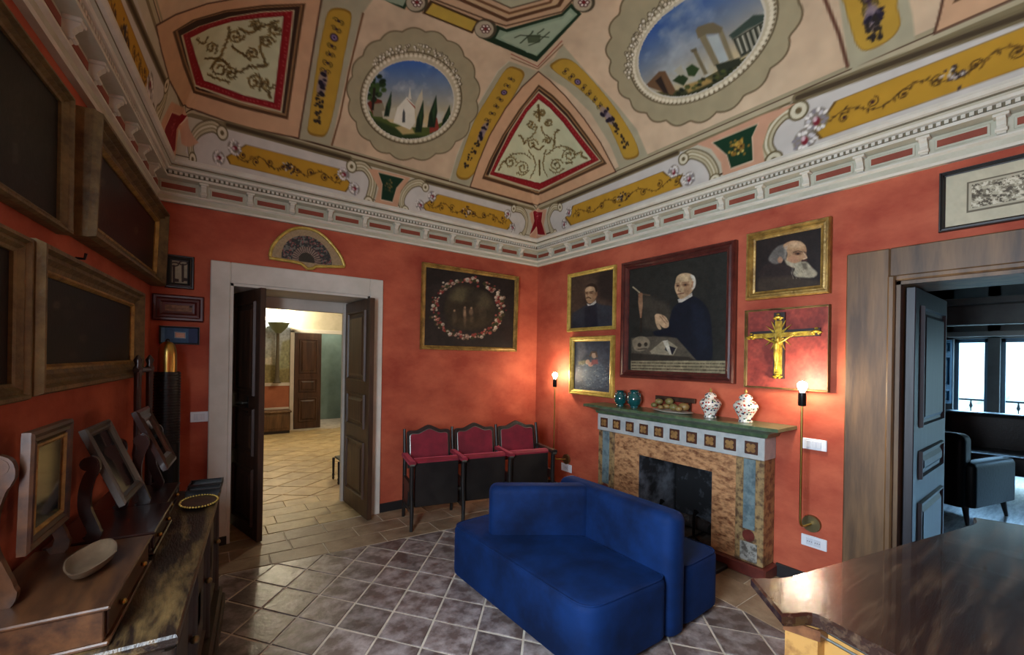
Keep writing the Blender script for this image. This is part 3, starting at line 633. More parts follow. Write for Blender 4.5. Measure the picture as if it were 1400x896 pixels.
clipped(g((215, 455), (270, 438), (275, 490), (220, 485)), ME1, (196, 190, 170)); clipped(g((262, 500), (278, 440), (318, 395), (348, 430), (352, 500), (330, 530)), ME1, (226, 222, 208)); clipped(g((322, 405), (330, 355), (336, 405)), ME1, (216, 210, 196)); clipped(g((350, 430), (362, 400), (380, 365), (384, 430), (360, 500)), ME1, (196, 188, 168)); clipped(g((300, 460), (304, 445), (310, 460), (310, 500), (298, 500)), ME1, (90, 90, 90)); clipped(g((318, 405), (350, 435), (352, 445), (330, 420)), ME1, (150, 76, 56)); clipped(g((410, 500), (440, 480), (450, 530), (410, 545)), ME1, (150, 70, 56))
for x, y0, y1, w_ in ((242, 375, 475, 20), (372, 410, 540, 26), (425, 390, 520, 30), (480, 430, 530, 30)):
    sl = 12; clipped(g((x+sl, y0), (x+w_*.55, (y0+y1)/2), (x+w_*.4-6, y1), (x-w_*.6-6, y1), (x-w_*.55, (y0+y1)/2+10)), ME1, (34, 52, 34), 1.5); clipped(g((x+sl, y0+15), (x+w_*.3, (y0+y1)/2), (x+2, y1-15), (x-5, (y0+y1)/2)), ME1, (58, 84, 50), 2)
for i in range(34): 
    x, y = 190+rr.gauss(0, 20), 345+rr.gauss(0, 26); clipped(g(*[(x+12*math.cos(a), y+10*math.sin(a)) for a in np.linspace(0, 6.28, 8)[:-1]]), ME1, rr.choice([(44, 66, 36), (70, 92, 48), (34, 50, 30)]), 1.5)
clipped(g((180, 360), (190, 360), (182, 450), (172, 450)), ME1, (50, 40, 30))
# oval landscape with ruins over the fireplace wall (axis of symmetry q = 0)
im2 = part_id('painted_medallion', 'oval fresco landscape with ruined columns, temple and blue sky')
p0, q0, RA, RB = 1.47, .09, .31, .47
def pqell(s_, n=72, sc=0, amp=0., dp=0., rp=None, rq=None):
    out = []
    for i in range(n):
        a = 2*math.pi*i/n; z_ = s_*(1+amp*abs(math.sin(a*sc/2))-amp*.5); out.append((p0+dp+(rp or RA)*z_*math.cos(a), q0+(rq or RB)*z_*math.sin(a)))
    return np.array(out)
S2 = pqell(1, 160, 19, .06, -.04, .54, .67); T.fill(S2, (172, 162, 134), 1); T.line(S2, 1.4, (100, 86, 62), 1, .8, True)
T.fill(pqell(1.155), (106, 94, 70), 1); T.fill(pqell(1.13), (198, 188, 164), 1)
for i in range(84):
    a = 2*math.pi*i/84; T.ell(p0+RA*1.07*math.cos(a), q0+RB*1.07*math.sin(a), .014, .014, (226, 218, 196), 1); T.ell(p0+RA*1.11*math.cos(a+.04), q0+RB*1.11*math.sin(a+.04), .007, .007, (112, 98, 76), 1)
for i in range(150):
    a = math.pi*(.55+.9*rr.random()); b_ = 1.1+rr.uniform(0, .14); x, y = p0+RA*b_*math.cos(a), q0+RB*b_*math.sin(a)
    T.ell(x, y, .016, .015, (104, 94, 74), 1); T.ell(x+.003, y, .011, .011, rr.choice([(222, 212, 192), (206, 196, 172), (232, 226, 210)]), 1)
T.fill(pqell(1.0), (206, 200, 186), 1); ME2 = pqell(.97); T.fill(ME2, (150, 158, 160), 1, 1, im2)
k = np.nonzero(inpoly(T.X, T.Y, ME2))[0]; t = np.clip((T.X[k]-1.2)/.45, 0, 1)[:, None]; n_ = fnoise(T.X[k]*1.5, T.Y[k], 6, 6, 4)[:, None]
sky = np.array([[66, 100, 160]])*(1-t)+np.array([[196, 182, 150]])*t; T.c[k] = sky*(1-np.clip((n_-.45)*2, 0, 1))+np.array([[176, 184, 190]])*np.clip((n_-.45)*2, 0, 1)
g = lambda *P: c4_(*P)
clipped(g((480, 330), (560, 380), (700, 365), (840, 290), (1060, 180), (1080, 260), (900, 420), (600, 430)), ME2, (96, 92, 58)); clipped(g((600, 400), (760, 360), (900, 290), (1040, 200), (1060, 260), (860, 400), (640, 430)), ME2, (62, 66, 42), 4)
clipped(g((700, 350), (790, 320), (830, 330), (720, 380)), ME2, (172, 146, 92), 2)
for P, col in (([(545, 350), (600, 292), (625, 290), (668, 370), (655, 388), (640, 385)], (120, 92, 66)), ([(585, 330), (608, 312), (640, 385), (620, 380)], (60, 46, 38)),
    ([(752, 122), (775, 112), (790, 140), (850, 265), (825, 270), (770, 165)], (140, 130, 104)), ([(838, 120), (858, 115), (905, 240), (885, 245)], (140, 130, 104)), ([(750, 125), (758, 110), (800, 95), (822, 92), (860, 112), (852, 135), (790, 140), (760, 158)], (124, 114, 90)), ([(795, 150), (840, 140), (885, 245), (850, 262)], (176, 184, 184)),
    ([(735, 205), (750, 200), (800, 300), (785, 306)], (128, 118, 92)), ([(728, 205), (752, 195), (755, 208), (735, 215)], (110, 100, 78)),
    ([(885, 145), (985, 62), (1035, 58), (1040, 80), (960, 120), (900, 160)], (70, 84, 74)), ([(900, 160), (1030, 85), (1050, 170), (935, 235)], (70, 72, 60)), ([(830, 265), (930, 235), (935, 260), (850, 310)], (58, 62, 46)), ([(655, 330), (690, 300), (720, 320), (700, 350)], (54, 70, 40)), ([(710, 280), (735, 262), (765, 280), (745, 312), (720, 310)], (60, 80, 44)), ([(660, 290), (690, 265), (705, 300), (690, 310)], (176, 172, 156))):
    clipped(g(*P), ME2, col, 1.2)
for i in range(6): 
    x = 915+i*21; clipped(g((x, 158-i*12), (x+8, 154-i*12), (x+30, 215-i*9), (x+22, 220-i*9)), ME2, (186, 184, 168), 1)
for i in range(24):
    x, y = rr.uniform(650, 900), 0; y = 390-(x-650)*.42+rr.uniform(-14, 14); clipped(g(*[(x+10*math.cos(a), y+7*math.sin(a)) for a in np.linspace(0, 6.28, 7)[:-1]]), ME2, rr.choice([(50, 62, 36), (90, 96, 52), (40, 46, 30)]), 1.5)
# --- cove cartouches, scrolls and shields
def vscroll(P, w_, ends=True):
    P = smooth_poly(P, False, 5); L(P, w_+2.2, (104, 92, 66)); L(P, w_, (196, 188, 162)); L(P, w_*.5, (150, 138, 106)); L(P, w_*.22, (216, 210, 188))
    for e_ in (P[0], P[-1]):
        q = vp([e_])[0]; r_ = w_*.62*T.unit; T.ell(q[0], q[1], r_*1.25, r_*1.25, (110, 98, 70), 1); T.ell(q[0], q[1], r_, r_, (216, 210, 188), 1); T.ell(q[0], q[1], r_*.4, r_*.4, (120, 106, 78), 1)
def shell(P, r_):
    r3 = random.Random(int(r_*10))
    for (x, y) in P:
        q = vp([(x, y)])[0]; u = r_*T.unit
        T.ell(q[0], q[1], u*1.2, u*1.1, (128, 120, 110), 1.5, .75)
        for i in range(16):
            a = i*.393+.2; rr3 = u*r3.uniform(.6, 1.05); T.ell(q[0]+rr3*math.cos(a), q[1]+rr3*math.sin(a), u*.24, u*.17, r3.choice([(226, 222, 220), (206, 202, 206), (150, 144, 150), (236, 232, 228)]), .8, 1, a)
        T.ell(q[0]+u*.1, q[1], u*.42, u*.3, (132, 44, 56), 1); T.ell(q[0]-u*.15, q[1]+u*.12, u*.26, u*.2, (214, 190, 196), 1)
def cartouche(base, yel, top, scr, sh, label, seed, rsh, wsc):
    F(base, (206, 202, 198)); i_ = part_id('painted_cartouche', label); Y = F(yel, (120, 92, 44), idn=i_); c = Y.mean(0); T.fill(c+(Y-c)*.97, (192, 152, 56), 1)
    L(top, wsc*.8, (128, 116, 88)); L(top, wsc*.35, (84, 70, 50))
    k = np.argsort(Y[:, 0]+Y[:, 1]); 
    # longest axis
    u = Y-c; ev = np.linalg.svd(u, full_matrices=False)[2]; ax, nx = ev[0], ev[1]; hl = np.abs(u@ax).max()*.82; hh = np.abs(u@nx).max()*.55; r2 = random.Random(seed)
    DKY = [(96, 70, 26), (70, 50, 24), (120, 88, 34)]
    stem = [c+ax*hl*(-1+2*j/90)+nx*hh*.55*math.sin(j/90*math.pi*7) for j in range(91)]; T.line(stem, .7, (104, 78, 30), .9, .9)
    for j in range(0, 91, 2):
        p_ = stem[j]; T.ell(p_[0]+r2.uniform(-.012, .012), p_[1]+r2.uniform(-.012, .012), r2.uniform(.006, .013), .005, r2.choice(DKY), .9, .9, r2.uniform(0, 3.1))
    for i in range(8):
        s_ = -1+2*(i+.5)/8; q = c+ax*hl*s_-nx*hh*.28*math.sin((i+.5)/8*math.pi*7); T.line(scroll(q[0], q[1], hh*.55, 1.3, 1 if i % 2 else -1, r2.uniform(0, 6)), .8, (92, 68, 26), .9)
        T.ell(q[0], q[1], hh*.16, hh*.16, r2.choice([(70, 40, 46), (90, 64, 26)]), .9)
    for j in range(26): T.ell(c[0]+r2.gauss(0, .024), c[1]+r2.gauss(0, .024), r2.uniform(.006, .013), .007, r2.choice([(70, 54, 60), (206, 196, 190), (60, 48, 36), (50, 40, 50)]), .9, .95, r2.uniform(0, 3))
    for P in scr: vscroll(P, wsc)
    shell(sh, rsh)
cartouche(k1((440, 140), (1130, 340), (1195, 420), (1160, 575), (310, 390), (270, 280), (330, 180)), k1((530, 245), (1020, 375), (1085, 465), (1045, 508), (440, 365), (410, 330), (470, 290)),
    k1((445, 150), (1110, 330)), [k1((440, 195), (400, 160), (330, 178), (278, 240), (262, 310), (290, 375)), k1((1090, 352), (1150, 365), (1185, 430), (1175, 510), (1140, 570))], k1((400, 325), (490, 262), (1045, 392), (1080, 492)), 'yellow painted cartouche above the flower garland painting', 3, 5.5, 7)
cartouche(k2((215, 410), (1095, 35), (1230, 60), (1340, 200), (1300, 300), (230, 645), (150, 560), (170, 450)), k2((985, 180), (1020, 210), (1125, 210), (1105, 250), (1125, 290), (315, 573), (275, 515), (310, 480), (330, 430)),
    k2((225, 410), (1085, 45)), [k2((240, 440), (190, 440), (158, 510), (172, 590), (205, 645)), k2((1130, 92), (1190, 55), (1290, 90), (1345, 170), (1355, 245))], k2((305, 475), (270, 560), (1060, 185), (1170, 235)), 'yellow painted cartouche above the man portrait by the corner', 4, 5.5, 7.5)
cartouche(c5((60, 440), (115, 402), (1400, -74), (1400, 240), (70, 670), (0, 640), (0, 520)), c5((270, 415), (1400, -30), (1400, 150), (210, 570), (165, 520), (240, 460)),
    c5((120, 400), (1400, -70)), [k3((1010, 165), (910, 180), (810, 290), (775, 420), (830, 520))], k3((1055, 375), (1140, 235)), 'yellow painted cartouche above the framed drawing', 5, 7.5, 9.5)
cartouche(c2((160, 620), (180, 540), (250, 510), (350, 530), (840, 650), (920, 720), (910, 830), (200, 670)), c2((405, 590), (790, 690), (838, 755), (815, 785), (340, 670), (325, 640)),
    c2((330, 510), (830, 650)), [k4((620, 190), (540, 135), (430, 170), (362, 280), (378, 405)), c2((838, 680), (890, 682), (925, 740), (908, 825))], k4((590, 392), (720, 312))+c2((805, 712), (848, 770)), 'yellow painted cartouche above the fan and double door', 6, 6, 8.5)
cartouche(c1((250, -60), (540, -60), (650, 280), (690, 350), (610, 560), (560, 530)), c1((310, -60), (470, -60), (620, 320), (600, 430), (560, 470), (490, 330)),
    c1((500, -60), (680, 350)), [c1((680, 350), (668, 420), (625, 500), (598, 545))], c1((612, 360), (590, 450)), 'yellow painted cartouche above the wall of dark paintings', 7, 8, 8)
def shield(P, col, label, nm='painted_shield'):
    i_ = part_id(nm, label); Q = F(P, (220, 196, 172)); c = Q.mean(0); T.fill(c+(Q-c)*.93, col, 1, 1, i_); return c
def around(P, s_, col): 
    Q = vp(dens(P, 4)); c = Q.mean(0); T.fill(c+(Q-c)*s_, col, 1.5)
GS = k1((88, 80), (290, 130), (230, 200), (198, 310), (110, 290), (120, 170)); F(k1((20, 60), (60, 60), (330, 125), (260, 220), (235, 340), (60, 330), (95, 200)), (206, 166, 138)); c = shield(GS, (30, 62, 42), 'dark green painted shield above the double door wall')
for j in range(26): T.ell(c[0]+rr.gauss(0, .022), c[1]+rr.gauss(0, .032), .010, .010, rr.choice([(120, 104, 66), (70, 84, 54), (150, 126, 80)]), 1, .7)
CS = k3((380, 395), (725, 252), (680, 350), (688, 530), (520, 590), (490, 490)); F(k3((150, 460), (740, 200), (990, 110), (800, 260), (750, 420), (770, 560), (470, 660), (450, 540), (380, 440), (280, 410)), (206, 164, 138)); c = shield(CS, (28, 66, 42), 'green painted shield with gilded mask above the cleric portrait')
for j in range(46): T.ell(c[0]+rr.gauss(0, .028), c[1]+rr.gauss(0, .026), .011, .010, rr.choice([(196, 160, 76), (150, 116, 52), (226, 196, 116), (80, 60, 30)]), 1, .9)
for P, lab in ((k1((1230, 380), (1305, 375), (1295, 450), (1325, 555), (1265, 550), (1205, 555), (1240, 450)), 'red painted shield in the corner over the joined red walls'), (k4((210, 15), (345, 65), (250, 160), (235, 345), (180, 335), (150, 280), (85, 285), (150, 150)), 'red painted shield in the corner by the wall of dark paintings')):
    around(P, 1.5, (206, 166, 140)); c = shield(P, (142, 26, 38), lab)
    for j in range(22): T.ell(c[0]+rr.gauss(0, .03), c[1]+rr.gauss(0, .035), .008, .008, (206, 120, 124), 1, .7)
# south side behind the camera repeats the north side
qi = np.nonzero(gq < -1.75)[0]; CC = T.c.reshape(len(gp), len(gq), 3); src = np.array([np.argmin(np.abs(gq+gq[i])) for i in qi]); CC[:, qi] = CC[:, src]; T.c = CC.reshape(-1, 3)
T.c *= (1+.07*(fnoise(T.X, T.Y, 14, 21, 2)[:, None]-.5))
T.c = 255*(np.clip(T.c, 0, 255)/255)**1.18*np.array([[.95, .935, .90]])
X_, Y_ = pq2xy(T.X, T.Y); VV = np.stack([X_, Y_, zvault(X_, Y_)], 1); rg = T.rgba()
IDq = T.id.reshape(len(gp), len(gq))[:-1, :-1].ravel()
ceiling = grid_mesh('ceiling', VV, len(gp), len(gq), rg, 'fresco_paint', None, IDq == 0); tag(ceiling, 'painted vault with trompe l\'oeil mouldings', kind='structure')
for i_, nm in NAMES.items():
    kq = IDq == i_
    if kq.sum() > 3:
        o = grid_mesh(nm, VV, len(gp), len(gq), rg, 'fresco_paint', ceiling, kq)
        if PLABEL[i_]: o['label'] = PLABEL[i_]
# ---------------------------------------------------------------- doorway in the back wall: casing, lining, two leaves
m = MB(); x0, x1, zt = .058, 1.444, 2.284
m.box((x0, YB-.03, -.005), (DX0, YB+.01, zt), .006).box((DX1, YB-.03, -.005), (x1, YB+.01, zt), .006).box((DX0, YB-.03, DZ), (DX1, YB+.01, zt), .006)
m.box((DX0-.001, YB-.02, -.005), (DX0+.022, YB+WB+.01, DZ)).box((DX1-.022, YB-.02, -.005), (DX1+.001, YB+WB+.01, DZ)).box((DX0, YB-.02, DZ-.02), (DX1, YB+WB+.01, DZ+.001))
m.box((DX0+.02, YB+WB-.07, -.005), (DX0+.10, YB+WB-.01, DZ-.02), .004).box((DX1-.10, YB+WB-.07, -.005), (DX1-.02, YB+WB-.01, DZ-.02), .004).box((DX0+.1, YB+WB-.07, DZ-.13), (DX1-.1, YB+WB-.01, DZ-.02), .004)
struct('trim_5', m, 'white_casing', 'off white casing around the double door')
def leaf(nm, P, Q, z0, z1, th, mname, panels, label, side=1, handle=None, stile=.09):
    P = np.array([*P, 0.]); Q = np.array([*Q, 0.]); L_ = np.linalg.norm(Q-P); e = (Q-P)/L_; n = np.array([-e[1], e[0], 0])*side; up = np.array([0, 0, 1.])
    mb = MB().fbox(P+up*z0-n*th/2, e*L_, n*th, up*(z1-z0), .004); o = struct(nm, mb, mname, label)
    for a, b in panels:
        for s_ in (1, -1):
            za, zb = z0+(z1-z0)*a, z0+(z1-z0)*b; w_ = L_-2*stile; c = P+e*stile+n*s_*th/2
            mb = MB()
            for (i0, h0), (i1, h1) in (((0, .0), (.006, .018)), ((.006, .018), (.018, .018)), ((.018, .018), (.026, .002)), ((.026, .002), (.045, .002)), ((.045, .002), (.07, .016))):
                r0 = [c+e*i0+up*(za+i0)+n*s_*h0, c+e*(w_-i0)+up*(za+i0)+n*s_*h0, c+e*(w_-i0)+up*(zb-i0)+n*s_*h0, c+e*i0+up*(zb-i0)+n*s_*h0]
                r1 = [c+e*i1+up*(za+i1)+n*s_*h1, c+e*(w_-i1)+up*(za+i1)+n*s_*h1, c+e*(w_-i1)+up*(zb-i1)+n*s_*h1, c+e*i1+up*(zb-i1)+n*s_*h1]
                mb.rings([r0, r1], cap=(i1 == .07))
            mb.build('panel', mname, o)
    if handle:
        t, z, mm = handle; c = P+e*(L_*t)+up*z; mb = MB()
        for s_ in (1, -1): mb.tube([c+n*s_*th/2, c+n*s_*(th/2+.035)], .009, 8); mb.tube([c+n*s_*(th/2+.035), c+n*s_*(th/2+.05)-e*.09], [.011, .008], 8)
        mb.build('handle', mm, o, 40)
        mb = MB().fbox(c-e*.02-up*.09-n*(th/2+.004), e*.04, n*(th+.008), up*.14, .003); mb.build('escutcheon', 'black_metal', o)
    return o
leaf('door_1', (.255, 4.64), (.412, 4.04), .01, 2.085, .045, 'dark_wood', [(.05, .28), (.33, .52), (.57, .95)], 'dark wooden door leaf with a pale lever handle', -1, (.62, 1.13, 'grey_metal'), .085)
leaf('door_2', (1.262, 4.715), (1.298, 4.02), .01, 2.085, .045, 'door_wood', [(.08, .34), (.40, .56), (.62, .95)], 'brown panelled door leaf standing by the theatre seats', 1, None, .1)
# baseboards
m = MB().box((x1+.001, YB-.018, -.004), (XC-.001, YB+.001, .085), .003); struct('baseboard_back', m, 'black_base', 'black skirting below the garland painting')
m = MB().box((AX0+.02, YB-.018, -.004), (x0, YB+.001, .085), .003).box((x0-.001, YB-.034, -.004), (DX0, YB-.002, .07), .003); struct('baseboard_back_corner', m, 'black_base', 'black skirting and plinth left of the double door')
m = MB().box((XC-.018, 1.0, -.004), (XC+.001, 1.39, .095), .003).box((XC-.018, 2.99, -.004), (XC+.001, YB-.02, .095), .003); struct('baseboard_right', m, 'black_base', 'black skirting beside the fireplace')
# ---------------------------------------------------------------- doorway in the right wall: heavy wooden casing, lining, leaf
ycs = .99; zl = 2.25; m = MB()
m.box((XC-.035, CYJ+.03, -.004), (XC+.01, ycs, zl), .006).box((XC-.055, CYJ, -.004), (XC+.01, CYJ+.035, CZJ+.035), .008)
m.box((XC-.035, CY2-.25, CZJ+.03), (XC+.01, CYJ+.03, zl), .006).box((XC-.055, CY2-.035, CZJ), (XC+.01, CYJ, CZJ+.035), .008).box((XC-.035, CY2-.25, -.004), (XC+.01, CY2-.03, CZJ+.03), .006)
m.box((XC-.02, CYJ-.02, -.004), (XC+WC+.01, CYJ+.001, CZJ), .0).box((XC-.02, CY2, CZJ-.02), (XC+WC+.01, CYJ, CZJ+.001))
struct('trim_6', m, 'casing_wood', 'wide weathered wooden casing of the right doorway')
leaf('door_3', (XC+.06, CYJ-.05), (XC+1.02, CYJ-.035), .01, CZJ-.03, .045, 'navy_wood', [(.05, .34), (.41, .50), (.57, .95)], 'dark panelled door leaf folded into the right doorway', -1, None, .14)
# ---------------------------------------------------------------- room behind the double door
mat('cream_wall', (196, 188, 168), .8, 0, (176, 168, 146), 3); mat('teal_wall', (128, 150, 142), .8, 0, (110, 132, 124), 3); mat('ceiling_white', (214, 210, 200), .8)
YF = 9.75
m = MB().box((-3, YF, -.12), (1.50, YF+.3, 3.6)).box((2.62, YF, -.12), (5, YF+.3, 3.6)).box((1.50, YF, 2.0), (2.62, YF+.3, 3.6)).box((-3.2, YB+WB, -.12), (-3, YF, 3.6)).box((5, YB+WB, -.12), (5.2, YF, 3.6))
m.box((-3.2, YB+.3, -.12), (AX0-.5, YB+WB, 3.6)).box((XC+WC, YB+.3, -.12), (5.2, YB+WB, 3.6)).box((-3.2, YB+.45, 3.05), (5.2, YB+WB, 3.6)).box((1.3, 11.0, -.12), (3.2, 11.2, 3.6)).box((1.3, YF+.3, -.12), (1.5, 11, 3.6)).box((2.9, YF+.3, -.12), (3.1, 11, 3.6))
wb = struct('wall_back_room', m, 'cream_wall', 'pale walls of the room behind the double door')
struct('ceiling_back_room', MB().box((-3.2, YB+.3, 3.58), (5.2, 11.2, 3.7)), 'ceiling_white', 'ceiling of the room behind the double door')
MB().box((1.52, 10.98, 0), (2.88, 10.999, 2.4)).build('corridor_panel', 'teal_wall', wb)
# mural above a terracotta dado
nx, ny = 150, 240; xs = np.linspace(.30, 1.485, nx); zs = np.linspace(.95, 3.3, ny); GX, GZ = np.meshgrid(xs, zs, indexing='ij')
V = np.stack([GX.ravel(), np.full(GX.size, YF-.004), GZ.ravel()], 1); px, py = pr(V); T2 = Paint(px, py, (188, 190, 186))
t = np.clip((py-445)/75, 0, 1)[:, None]; T2.c = np.array([[168, 184, 204]])*(1-t)+np.array([[166, 158, 124]])*t
k = py < 438; T2.c[k] = (216, 214, 204); T2.line([(300, 438), (480, 440)], 1.6, (120, 126, 128))
mc = kc(270, 340, 3.446)
T2.fill(mc((60, 330), (70, 400), (85, 430), (150, 530), (155, 560), (60, 560)), (94, 102, 92), 2, rough=2); T2.fill(mc((40, 570), (90, 560), (350, 510), (350, 545), (60, 590)), (196, 192, 176), 1.5); T2.fill(mc((60, 590), (300, 545), (460, 560), (460, 640), (60, 640)), (132, 124, 86), 2)
T2.fill(mc((400, 440), (460, 420), (470, 560), (380, 570)), (146, 150, 120), 3); T2.grain(.22, .4, 3)
o = grid_mesh('mural', V, nx, ny, T2.rgba(), 'print_paint', wb); o['label'] = 'faded landscape mural above terracotta dado'
mat('terracotta_dado', (170, 104, 74), .8, 0, (150, 90, 62), 4)
MB().box((-.6, YF-.012, .44), (1.485, YF+.001, .90)).build('dado', 'terracotta_dado', wb); MB().box((-.6, YF-.03, .90), (1.485, YF+.001, .965), .004).box((-.6, YF-.022, .42), (1.485, YF+.001, .47), .004).build('dado_rail', 'white_casing', wb)
m = MB().box((1.48, YF-.04, 0), (1.555, YF+.02, 2.03), .004).box((2.56, YF-.04, 0), (2.64, YF+.02, 2.03), .004).box((1.48, YF-.04, 1.985), (2.64, YF+.02, 2.06), .004); struct('trim_7', m, 'white_casing', 'grey frame of the far brown door')
leaf('door_4', (1.56, YF-.03), (2.07, YF-.03), .01, 1.98, .04, 'door_wood', [(.07, .32), (.38, .52), (.58, .94)], 'brown panelled door leaf in the far wall of the back room', 1, None, .08)
# carved bench by the far wall
b_ = thing('bench', 'dark carved wooden bench below the terracotta dado', 'bench', (.97, 9.3, 0))
MB().box((.45, 9.36, .05), (1.45, 9.69, .40), .01).build('body', 'casing_wood', b_); MB().box((.43, 9.34, .40), (1.47, 9.70, .435), .006).build('seat', 'casing_wood', b_)
for i in range(2): MB().box((.5+i*.5, 9.345, .1), (.94+i*.5, 9.362, .36), .006).build('panel', 'casing_wood', b_)
MB().box((.46, 9.37, 0), (1.44, 9.68, .055)).build('plinth', 'black_base', b_)
# torch shaped uplighter on the ledge of the dado
mat('lamp_green', (104, 112, 84), .5, .2); mat('lamp_stem', (84, 76, 58), .5); mat('lamp_glow', (255, 244, 200), .5, emit=(255, 236, 170), est=18)
l_ = thing('torch_lamp', 'green torch shaped uplighter glowing against the mural', 'lamp', (1.24, YF-.13, .965))
MB().lathe([(.07, .965), (.075, .98), (.055, 1.0), (.04, 1.1), (.03, 1.5), (.028, 1.8), (.03, 1.96)], (1.24, YF-.13, 0), 16).build('stem', 'lamp_stem', l_, 40)
MB().lathe([(.045, 1.95), (.09, 2.0), (.15, 2.07), (.20, 2.16), (.19, 2.16), (.14, 2.09), (.05, 2.03)], (1.24, YF-.22, 0), 24, sy=.8).build('bowl', 'lamp_green', l_, 40)
MB().lathe([(.02, 2.06), (.05, 2.09), (.055, 2.14), (.03, 2.19), (.005, 2.2)], (1.24, YF-.22, 0), 12).build('bulb', 'lamp_glow', l_, 60)
point_light('torch_lamp_light', (1.18, YF-.34, 2.30), 110, (1, .88, .62), .06)
point_light('corridor_fill', (2.35, 10.5, 2.7), 30, (1, .95, .85), .1)  # unseen fill light added to brighten the corridor
point_light('back_room_light', (2.7, 6.6, 3.2), 90, (1, .88, .66), .12)  # unseen point light without a fixture, lights the back room
# low footstool, one turned leg showing past the jamb
f_ = thing('footstool', 'low footstool with turned black legs beyond the doorway', 'stool', (1.55, 5.5, 0))
for sx, sy in ((0, 0), (1, 0), (0, 1), (1, 1)):
    MB().lathe([(.010, 0), (.016, .02), (.012, .04), (.017, .06), (.012, .08), (.014, .1), (.016, .25), (.014, .27)], (1.36+sx*.36, 5.36+sy*.26, 0), 10).build('leg', 'black_lacquer', f_, 40)
MB().box((1.375, 5.345, .262), (1.72, 5.64, .285), .006).build('seat', 'black_lacquer', f_)
# ---------------------------------------------------------------- room behind the right doorway
XR = 9.4
mat('grey_wall', (150, 150, 146), .8, 0, (134, 134, 130), 3); mat('grey_beam', (92, 92, 90), .6, 0, (110, 110, 106), 4)
mat('glossy_floor', (120, 122, 124), .22, 0, (160, 160, 160), 5, (1, 6, 1), .2, 12, spec=.7)
struct('floor_right_room', MB().box((XC+.02, -5, -.12), (XR+.3, 3.6, -.002)), 'glossy_floor', 'shiny floor of the room with French windows')
wy = [pX(1303, 500, XR)[1], pX(1350, 500, XR)[1], pX(1367, 500, XR)[1], pX(1420, 500, XR)[1]]; wz1 = pX(1330, 463, XR)[2]; wz0 = .06
y3 = wy[2]-(wy[0]-wy[1])
m = MB().box((XR, wy[0], -.12), (XR+.3, 3.8, 3.3)).box((XR, wy[2], -.12), (XR+.3, wy[1], 3.3)).box((XR, y3-1.3, -.12), (XR+.3, y3-.25, 3.3)).box((XR, -5, -.12), (XR+.3, y3-2.2, 3.3)).box((XR, -5, wz1), (XR+.3, 3.8, 3.3)).box((XR, y3-.25, -.12), (XR+.3, y3, 3.3))
m.box((XC+WC, 3.4, -.12), (XR, 3.6, 3.3)).box((XC+WC, -5.2, -.12), (XR, -5, 3.3)).box((XC+.3, -5, -.12), (XC+WC, YS-.3, 3.3)).box((XC+.2, -5, 3.04), (XC+WC, 3.6, 3.3))
struct('wall_right_room', m, 'grey_wall', 'grey walls of the room with French windows')
struct('ceiling_right_room', MB().box((XC+.2, -5.2, 3.28), (XR+.3, 3.8, 3.4)), 'ceiling_white', 'ceiling of the room with French windows')
zb = pX(1350, 445, 7.2)[2]
m = MB().box((7.0, -4.9, zb), (7.2, 3.4, zb+.22), .01).box((6.95, -4.9, zb+.22), (7.25, 3.4, zb+.30), .01); struct('trim_8', m, 'grey_beam', 'dark ceiling beam before the French windows')
m = MB().box((XR-.12, -4.9, wz1+.02), (XR-.001, 3.4, wz1+.10), .01); struct('trim_9', m, 'white_casing', 'pale ledge over the French windows')
mat('window_paint', (120, 150, 170), .5); mat('shutter_paint', (60, 130, 170), .5, 0, (50, 116, 156), 4)
mat('clear_glass', (240, 246, 250), .02, 0, trans=1., spec=.5)
for i, (ya, yb) in enumerate(((wy[1], wy[0]), (y3, wy[2]))):
    m = MB()
    for a0, a1, z0, z1 in ((ya, yb, wz1-.06, wz1), (ya, yb, wz0, wz0+.1), (ya, ya+.045, wz0, wz1), (yb-.045, yb, wz0, wz1)): m.box((XR+.12, a0, z0), (XR+.17, a1, z1), .004)
    struct('window_%d' % (i+2), m, 'window_paint', ['French window next to the open blue shutter', 'French window beyond the pier'][i])
# inner shutter folded open beside the first window
s_ = leaf('window_shutter', (XR-.02, wy[0]+.02), (XR-.62, wy[0]+.30), .95, wz1-.02, .035, 'shutter_paint', [(.03, .22), (.28, .74), (.80, .97)], 'blue panelled shutter folded open by the French window', 1, None, .06)
# balcony rail and hillside outside
r_ = thing('balcony_railing', 'thin iron balcony railing outside the French windows', 'railing', (XR+.9, 0, 0)); m = MB()
MB().tube([(XR+.9, 3.2, .98), (XR+.9, -4.5, .98)], .018, 8).build('top_rail', 'black_metal', r_)
MB().tube([(XR+.9, 3.2, .12), (XR+.9, -4.5, .12)], .014, 8).build('bottom_rail', 'black_metal', r_)
for i in range(44):
    y = 3.0-i*.17
    if -1.6 < y < 2.2:
        MB().lathe([(.008, .1), (.008, .45), (.02, .5), (.008, .55), (.008, .84), (.024, .88), (.012, .93), (.008, .98)], (XR+.9, y, 0), 8).build('baluster', 'black_metal', r_)
struct('balcony_floor', MB().box((XR+.3, -4.6, -.2), (XR+1.0, 3.4, -.03)), 'grey_wall', 'balcony slab outside the French windows')
mat('hillside', (226, 222, 206), .9, 0, (120, 134, 110), .16, lo=.52, hi=.66, coord='Object', detail=8)
m = MB(); n = 24; vs = []; 
for i in range(n+1):
    for j in range(n+1):
        x = 22+i*4.0; y = -60+j*5.0; z = -14+i*1.9+3.2*math.sin(j*.6+i*.3)+1.6*math.sin(j*1.7-i*.9); vs.append((x, y, z))
m.add(vs, [(i*(n+1)+j, (i+1)*(n+1)+j, (i+1)*(n+1)+j+1, i*(n+1)+j+1) for i in range(n) for j in range(n)]); struct('ground_hillside', m, 'hillside', 'pale hillside with bushes outside the windows', smooth=60)
